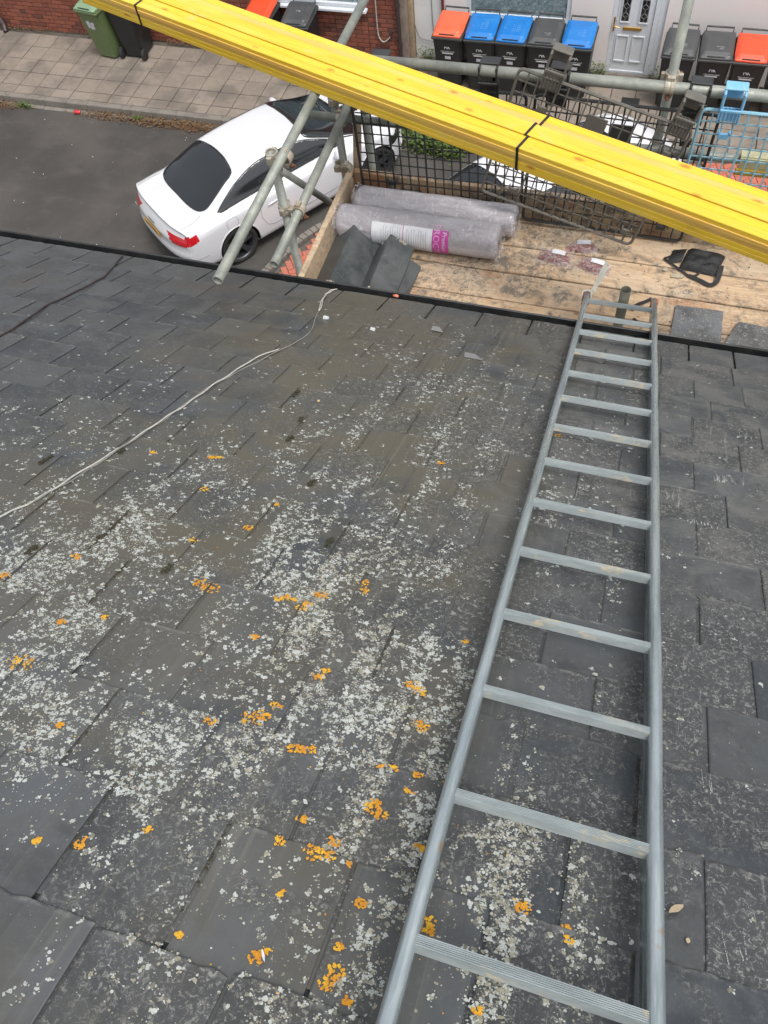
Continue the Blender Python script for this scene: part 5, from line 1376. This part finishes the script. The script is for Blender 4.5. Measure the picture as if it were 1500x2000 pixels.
tag(obj('rubber_scrap',bm,M_bag),'torn black rubber strip on the boards between the ladder rails','scrap')
# ================================================================ LADDER
LQ=Vector((0,3.1863,5.6313)); LT=Vector((0,-.86723,.4979)); LN=Vector((0,.4979,.86723))
LR=Matrix((Vector((1,0,0)),LT,LN)).transposed().to_4x4(); LR.translation=LQ
ld=thing('ladder','grey aluminium ladder lying on the slates with its far end over the platform','ladder'); ld.matrix_world=LR
xl=lambda t_: -.1402+.01454*t_; xr=lambda t_: .1792+.02247*t_
def rail(fx,side,t0,t1,rz_off=0):
    bm=bmesh.new(); s=side
    # rounded top tube over a deep web
    sec=[(0.0,.010),(.005,.0165),(.0135,.0195),(.022,.0165),(.027,.010),(.0275,.0),(.0255,-.004),(.0255,-.050),(.023,-.054),(.004,-.054),(.001,-.050),(.001,-.004),(0,.0)]
    n_=40; vs=[]
    for i in range(n_+1):
        t_=t0+(t1-t0)*i/n_; x0=fx(t_)+.0006*math.sin(t_*7)
        vs.append([bm.verts.new((x0+s*a,t_,b-.006)) for a,b in sec])
    m_=len(sec)
    for a,b in zip(vs,vs[1:]):
        for k in range(m_): bm.faces.new((a[k],b[k],b[(k+1)%m_],a[(k+1)%m_]))
    bm.faces.new(vs[0]); bm.faces.new(vs[-1][::-1]); bmesh.ops.recalc_face_normals(bm,faces=bm.faces)
    o=obj('rail',bm,M_alu,ld,True)
    mod=None
    for p in o.data.polygons: p.use_smooth=True
    return o
rail(xl,-1,-.045,4.3); rail(xr,1,-.10,4.3)
tl=[0.077,.341,.597,.867,1.141,1.411,1.685,1.961,2.2385,2.5145,2.80,3.077,3.366,3.66,3.95]
for k,t_ in enumerate(tl):
    bm=bmesh.new(); a,b=xl(t_)-.002,xr(t_)+.002
    # ribbed square section
    hw=.0098; sec=[]
    for i in range(6):
        y=-hw+2*hw*i/6
        sec+= [(y+.0003,.0105),(y+.0019,.0105),(y+.0022,.0082),(y+.0030,.0082)] if i<6 else []
    top=sec; sec=top+[(hw,.0095),(hw+.0005,-.009),(hw-.002,-.011),(-hw+.002,-.011),(-hw-.0005,-.009),(-hw,.0095)]
    A=[bm.verts.new((a,t_+y,z-.004)) for y,z in sec]; B=[bm.verts.new((b,t_+y,z-.004)) for y,z in sec]
    n_=len(sec)
    for i in range(n_): bm.faces.new((A[i],B[i],B[(i+1)%n_],A[(i+1)%n_]))
    bm.faces.new(A); bm.faces.new(B[::-1]); bmesh.ops.recalc_face_normals(bm,faces=bm.faces)
    o=obj('rung',bm,M_rung,ld)
for fx,s,t0 in ((xl,-1,-.045),(xr,1,-.10)):
    bm=bmesh.new(); x0=fx(t0); box(bm,min(x0-.003*s,x0+.036*s),max(x0-.003*s,x0+.036*s),t0-.022,t0+.020,-.066,.004,.006); obj('rubber_foot',bm,M_orangefoot,ld)
# cord
bm=bmesh.new(); ribbon(bm,[(-.13,-.06,.0),(-.12,-.10,.04),(-.105,-.13,.10),(-.09,-.15,.15)],.024); ribbon(bm,[(-.135,-.05,.0),(-.115,-.085,.04),(-.095,-.11,.09),(-.08,-.135,.13)],.018)
ribbon(bm,[(-.16,-.02,.02),(-.13,-.028,.026),(-.10,-.02,.02),(-.08,-.03,.01),(-.06,-.025,.02)],.016); path_tube(bm,[(-.18,-.02,.012),(-.16,-.022,.022),(-.135,-.02,.02),(-.132,-.02,-.02),(-.16,-.02,-.06),(-.182,-.02,-.03)],.005,6,closed=True)
c_=obj('white_tie',bm,M_ragm,None,True); c_.matrix_world=LR; tag(c_,'white cloth tie knotted round the left rail at the far end of the ladder','tie')
# ================================================================ STREET LITTER AND WEEDS
t=thing('drinks_can','crushed red drinks can lying on its side in the road by the kerb','can',(-10.19,11.545-.25,.038),Q(4))
bm=bmesh.new(); lathe(bm,[(.026,-.062),(.033,-.054),(.033,.054),(.027,.062)],18,Matrix.Rotation(math.pi/2,4,'Y')); obj('can_body',bm,M_can,t,True)
bm=bmesh.new()
for s in (-1,1): lathe(bm,[(.001,.060*s),(.024,.060*s),(.027,.0625*s)],18,Matrix.Rotation(math.pi/2,4,'Y'))
obj('can_end',bm,M_silver,t)
t.location=(-10.2,11.30,.036)
def weeds(name,label,spots,mat,cat='weeds',hh=.12,n_=60,spread=.15,ls=.018):
    vs=[];fs=[]
    for (x,y,z,sx,k) in spots:
        for _ in range(int(n_*k)):
            px_=x+random.gauss(0,sx); py_=y+random.gauss(0,spread*.5); pz=z+random.random()**1.5*hh; a=random.random()*6.28; b=random.uniform(-.9,.9); L=ls*random.uniform(.6,1.7)
            dv=Vector((math.cos(a)*math.cos(b),math.sin(a)*math.cos(b),abs(math.sin(b)))); sd_=dv.cross(Vector((0,0,1))).normalized()*L*.33
            p=Vector((px_,py_,pz)); b0=len(vs); vs+= [p[:],(p+dv*L*.5+sd_)[:],(p+dv*L)[:],(p+dv*L*.5-sd_)[:]]; fs.append((b0,b0+1,b0+2,b0+3))
    o=pydata(name,vs,fs,mat); o['kind']='stuff'; o['label']=label; o['category']=cat; return o
weeds('kerb_weeds','dry reddish weeds and dead leaves along the foot of the far kerb',[(-8.7,11.3,0,.35,4),(-7.9,11.3,0,.3,4),(-9.6,11.32,0,.3,2),(-12.0,11.3,0,.3,3),(-7.3,11.32,0,.3,2),(-6.6,11.32,0,.4,2)],M_weed,hh=.06,n_=260,ls=.028)
weeds('kerb_grass','small green tufts at the foot of the far kerb on the left',[(-12.2,11.31,0,.22,2),(-11.35,11.31,0,.10,2),(-8.95,11.31,0,.08,1.4)],M_leaf,hh=.08,n_=90,ls=.03,spread=.05)
weeds('wall_weeds','green weeds at the foot of the white wall beside the bins',[(-4.12,13.68,.12,.09,2.4),(-1.12,13.70,.12,.06,1.4),(-1.25,13.7,.12,.05,1),(-.2,13.7,.12,.04,.5),(.95,13.6,.12,.1,1.)],M_leaf,hh=.20,n_=70,ls=.03,spread=.06)
weeds('brick_wall_weeds','brown weeds growing along the bottom of the brick wall',[(-10.75,13.42,.12,.12,2),(-12.6,13.44,.12,.5,2),(-9.0,13.42,.12,.15,1),(-8.6,13.42,.12,.1,1)],M_weed,hh=.08,n_=90,ls=.03,spread=.04)
weeds('green_shrub','low bright green shrub growing beside the front wheel of the white coupe',[(-3.95,11.62,0,.13,4),(-3.65,11.48,0,.15,5),(-3.35,11.40,0,.15,5),(-3.08,11.38,0,.10,3)],M_leaf,'shrub',hh=.22,n_=160,ls=.045,spread=.16)
# pebbles of litter on road
bm=bmesh.new()
for _ in range(60):
    x,y=random.uniform(-12,-5),random.uniform(6.5,11.2); s=random.uniform(.004,.012); box(bm,x-s,x+s,y-s*.6,y+s*.6,.0,.006,0,jit=.002)
o=obj('road_grit',bm,M_white); o['kind']='stuff'; o['label']='scattered pale chips of litter on the asphalt'; o['category']='litter'
BS=Blob()
for _ in range(260):
    x,y=random.uniform(-1.1,1.3),random.uniform(3.1,3.97); Mx=Matrix.Translation((x,y,ZP+.003)); BS.add(Mx,(0,0),random.uniform(.0012,.005)**1,n_=5,h=random.uniform(.001,.004),jag=.6)
o=pydata('slate_crumbs',BS.v,BS.f,M_bag); o['kind']='stuff'; o['label']='black slate crumbs scattered over the platform boards'; o['category']='crumbs'
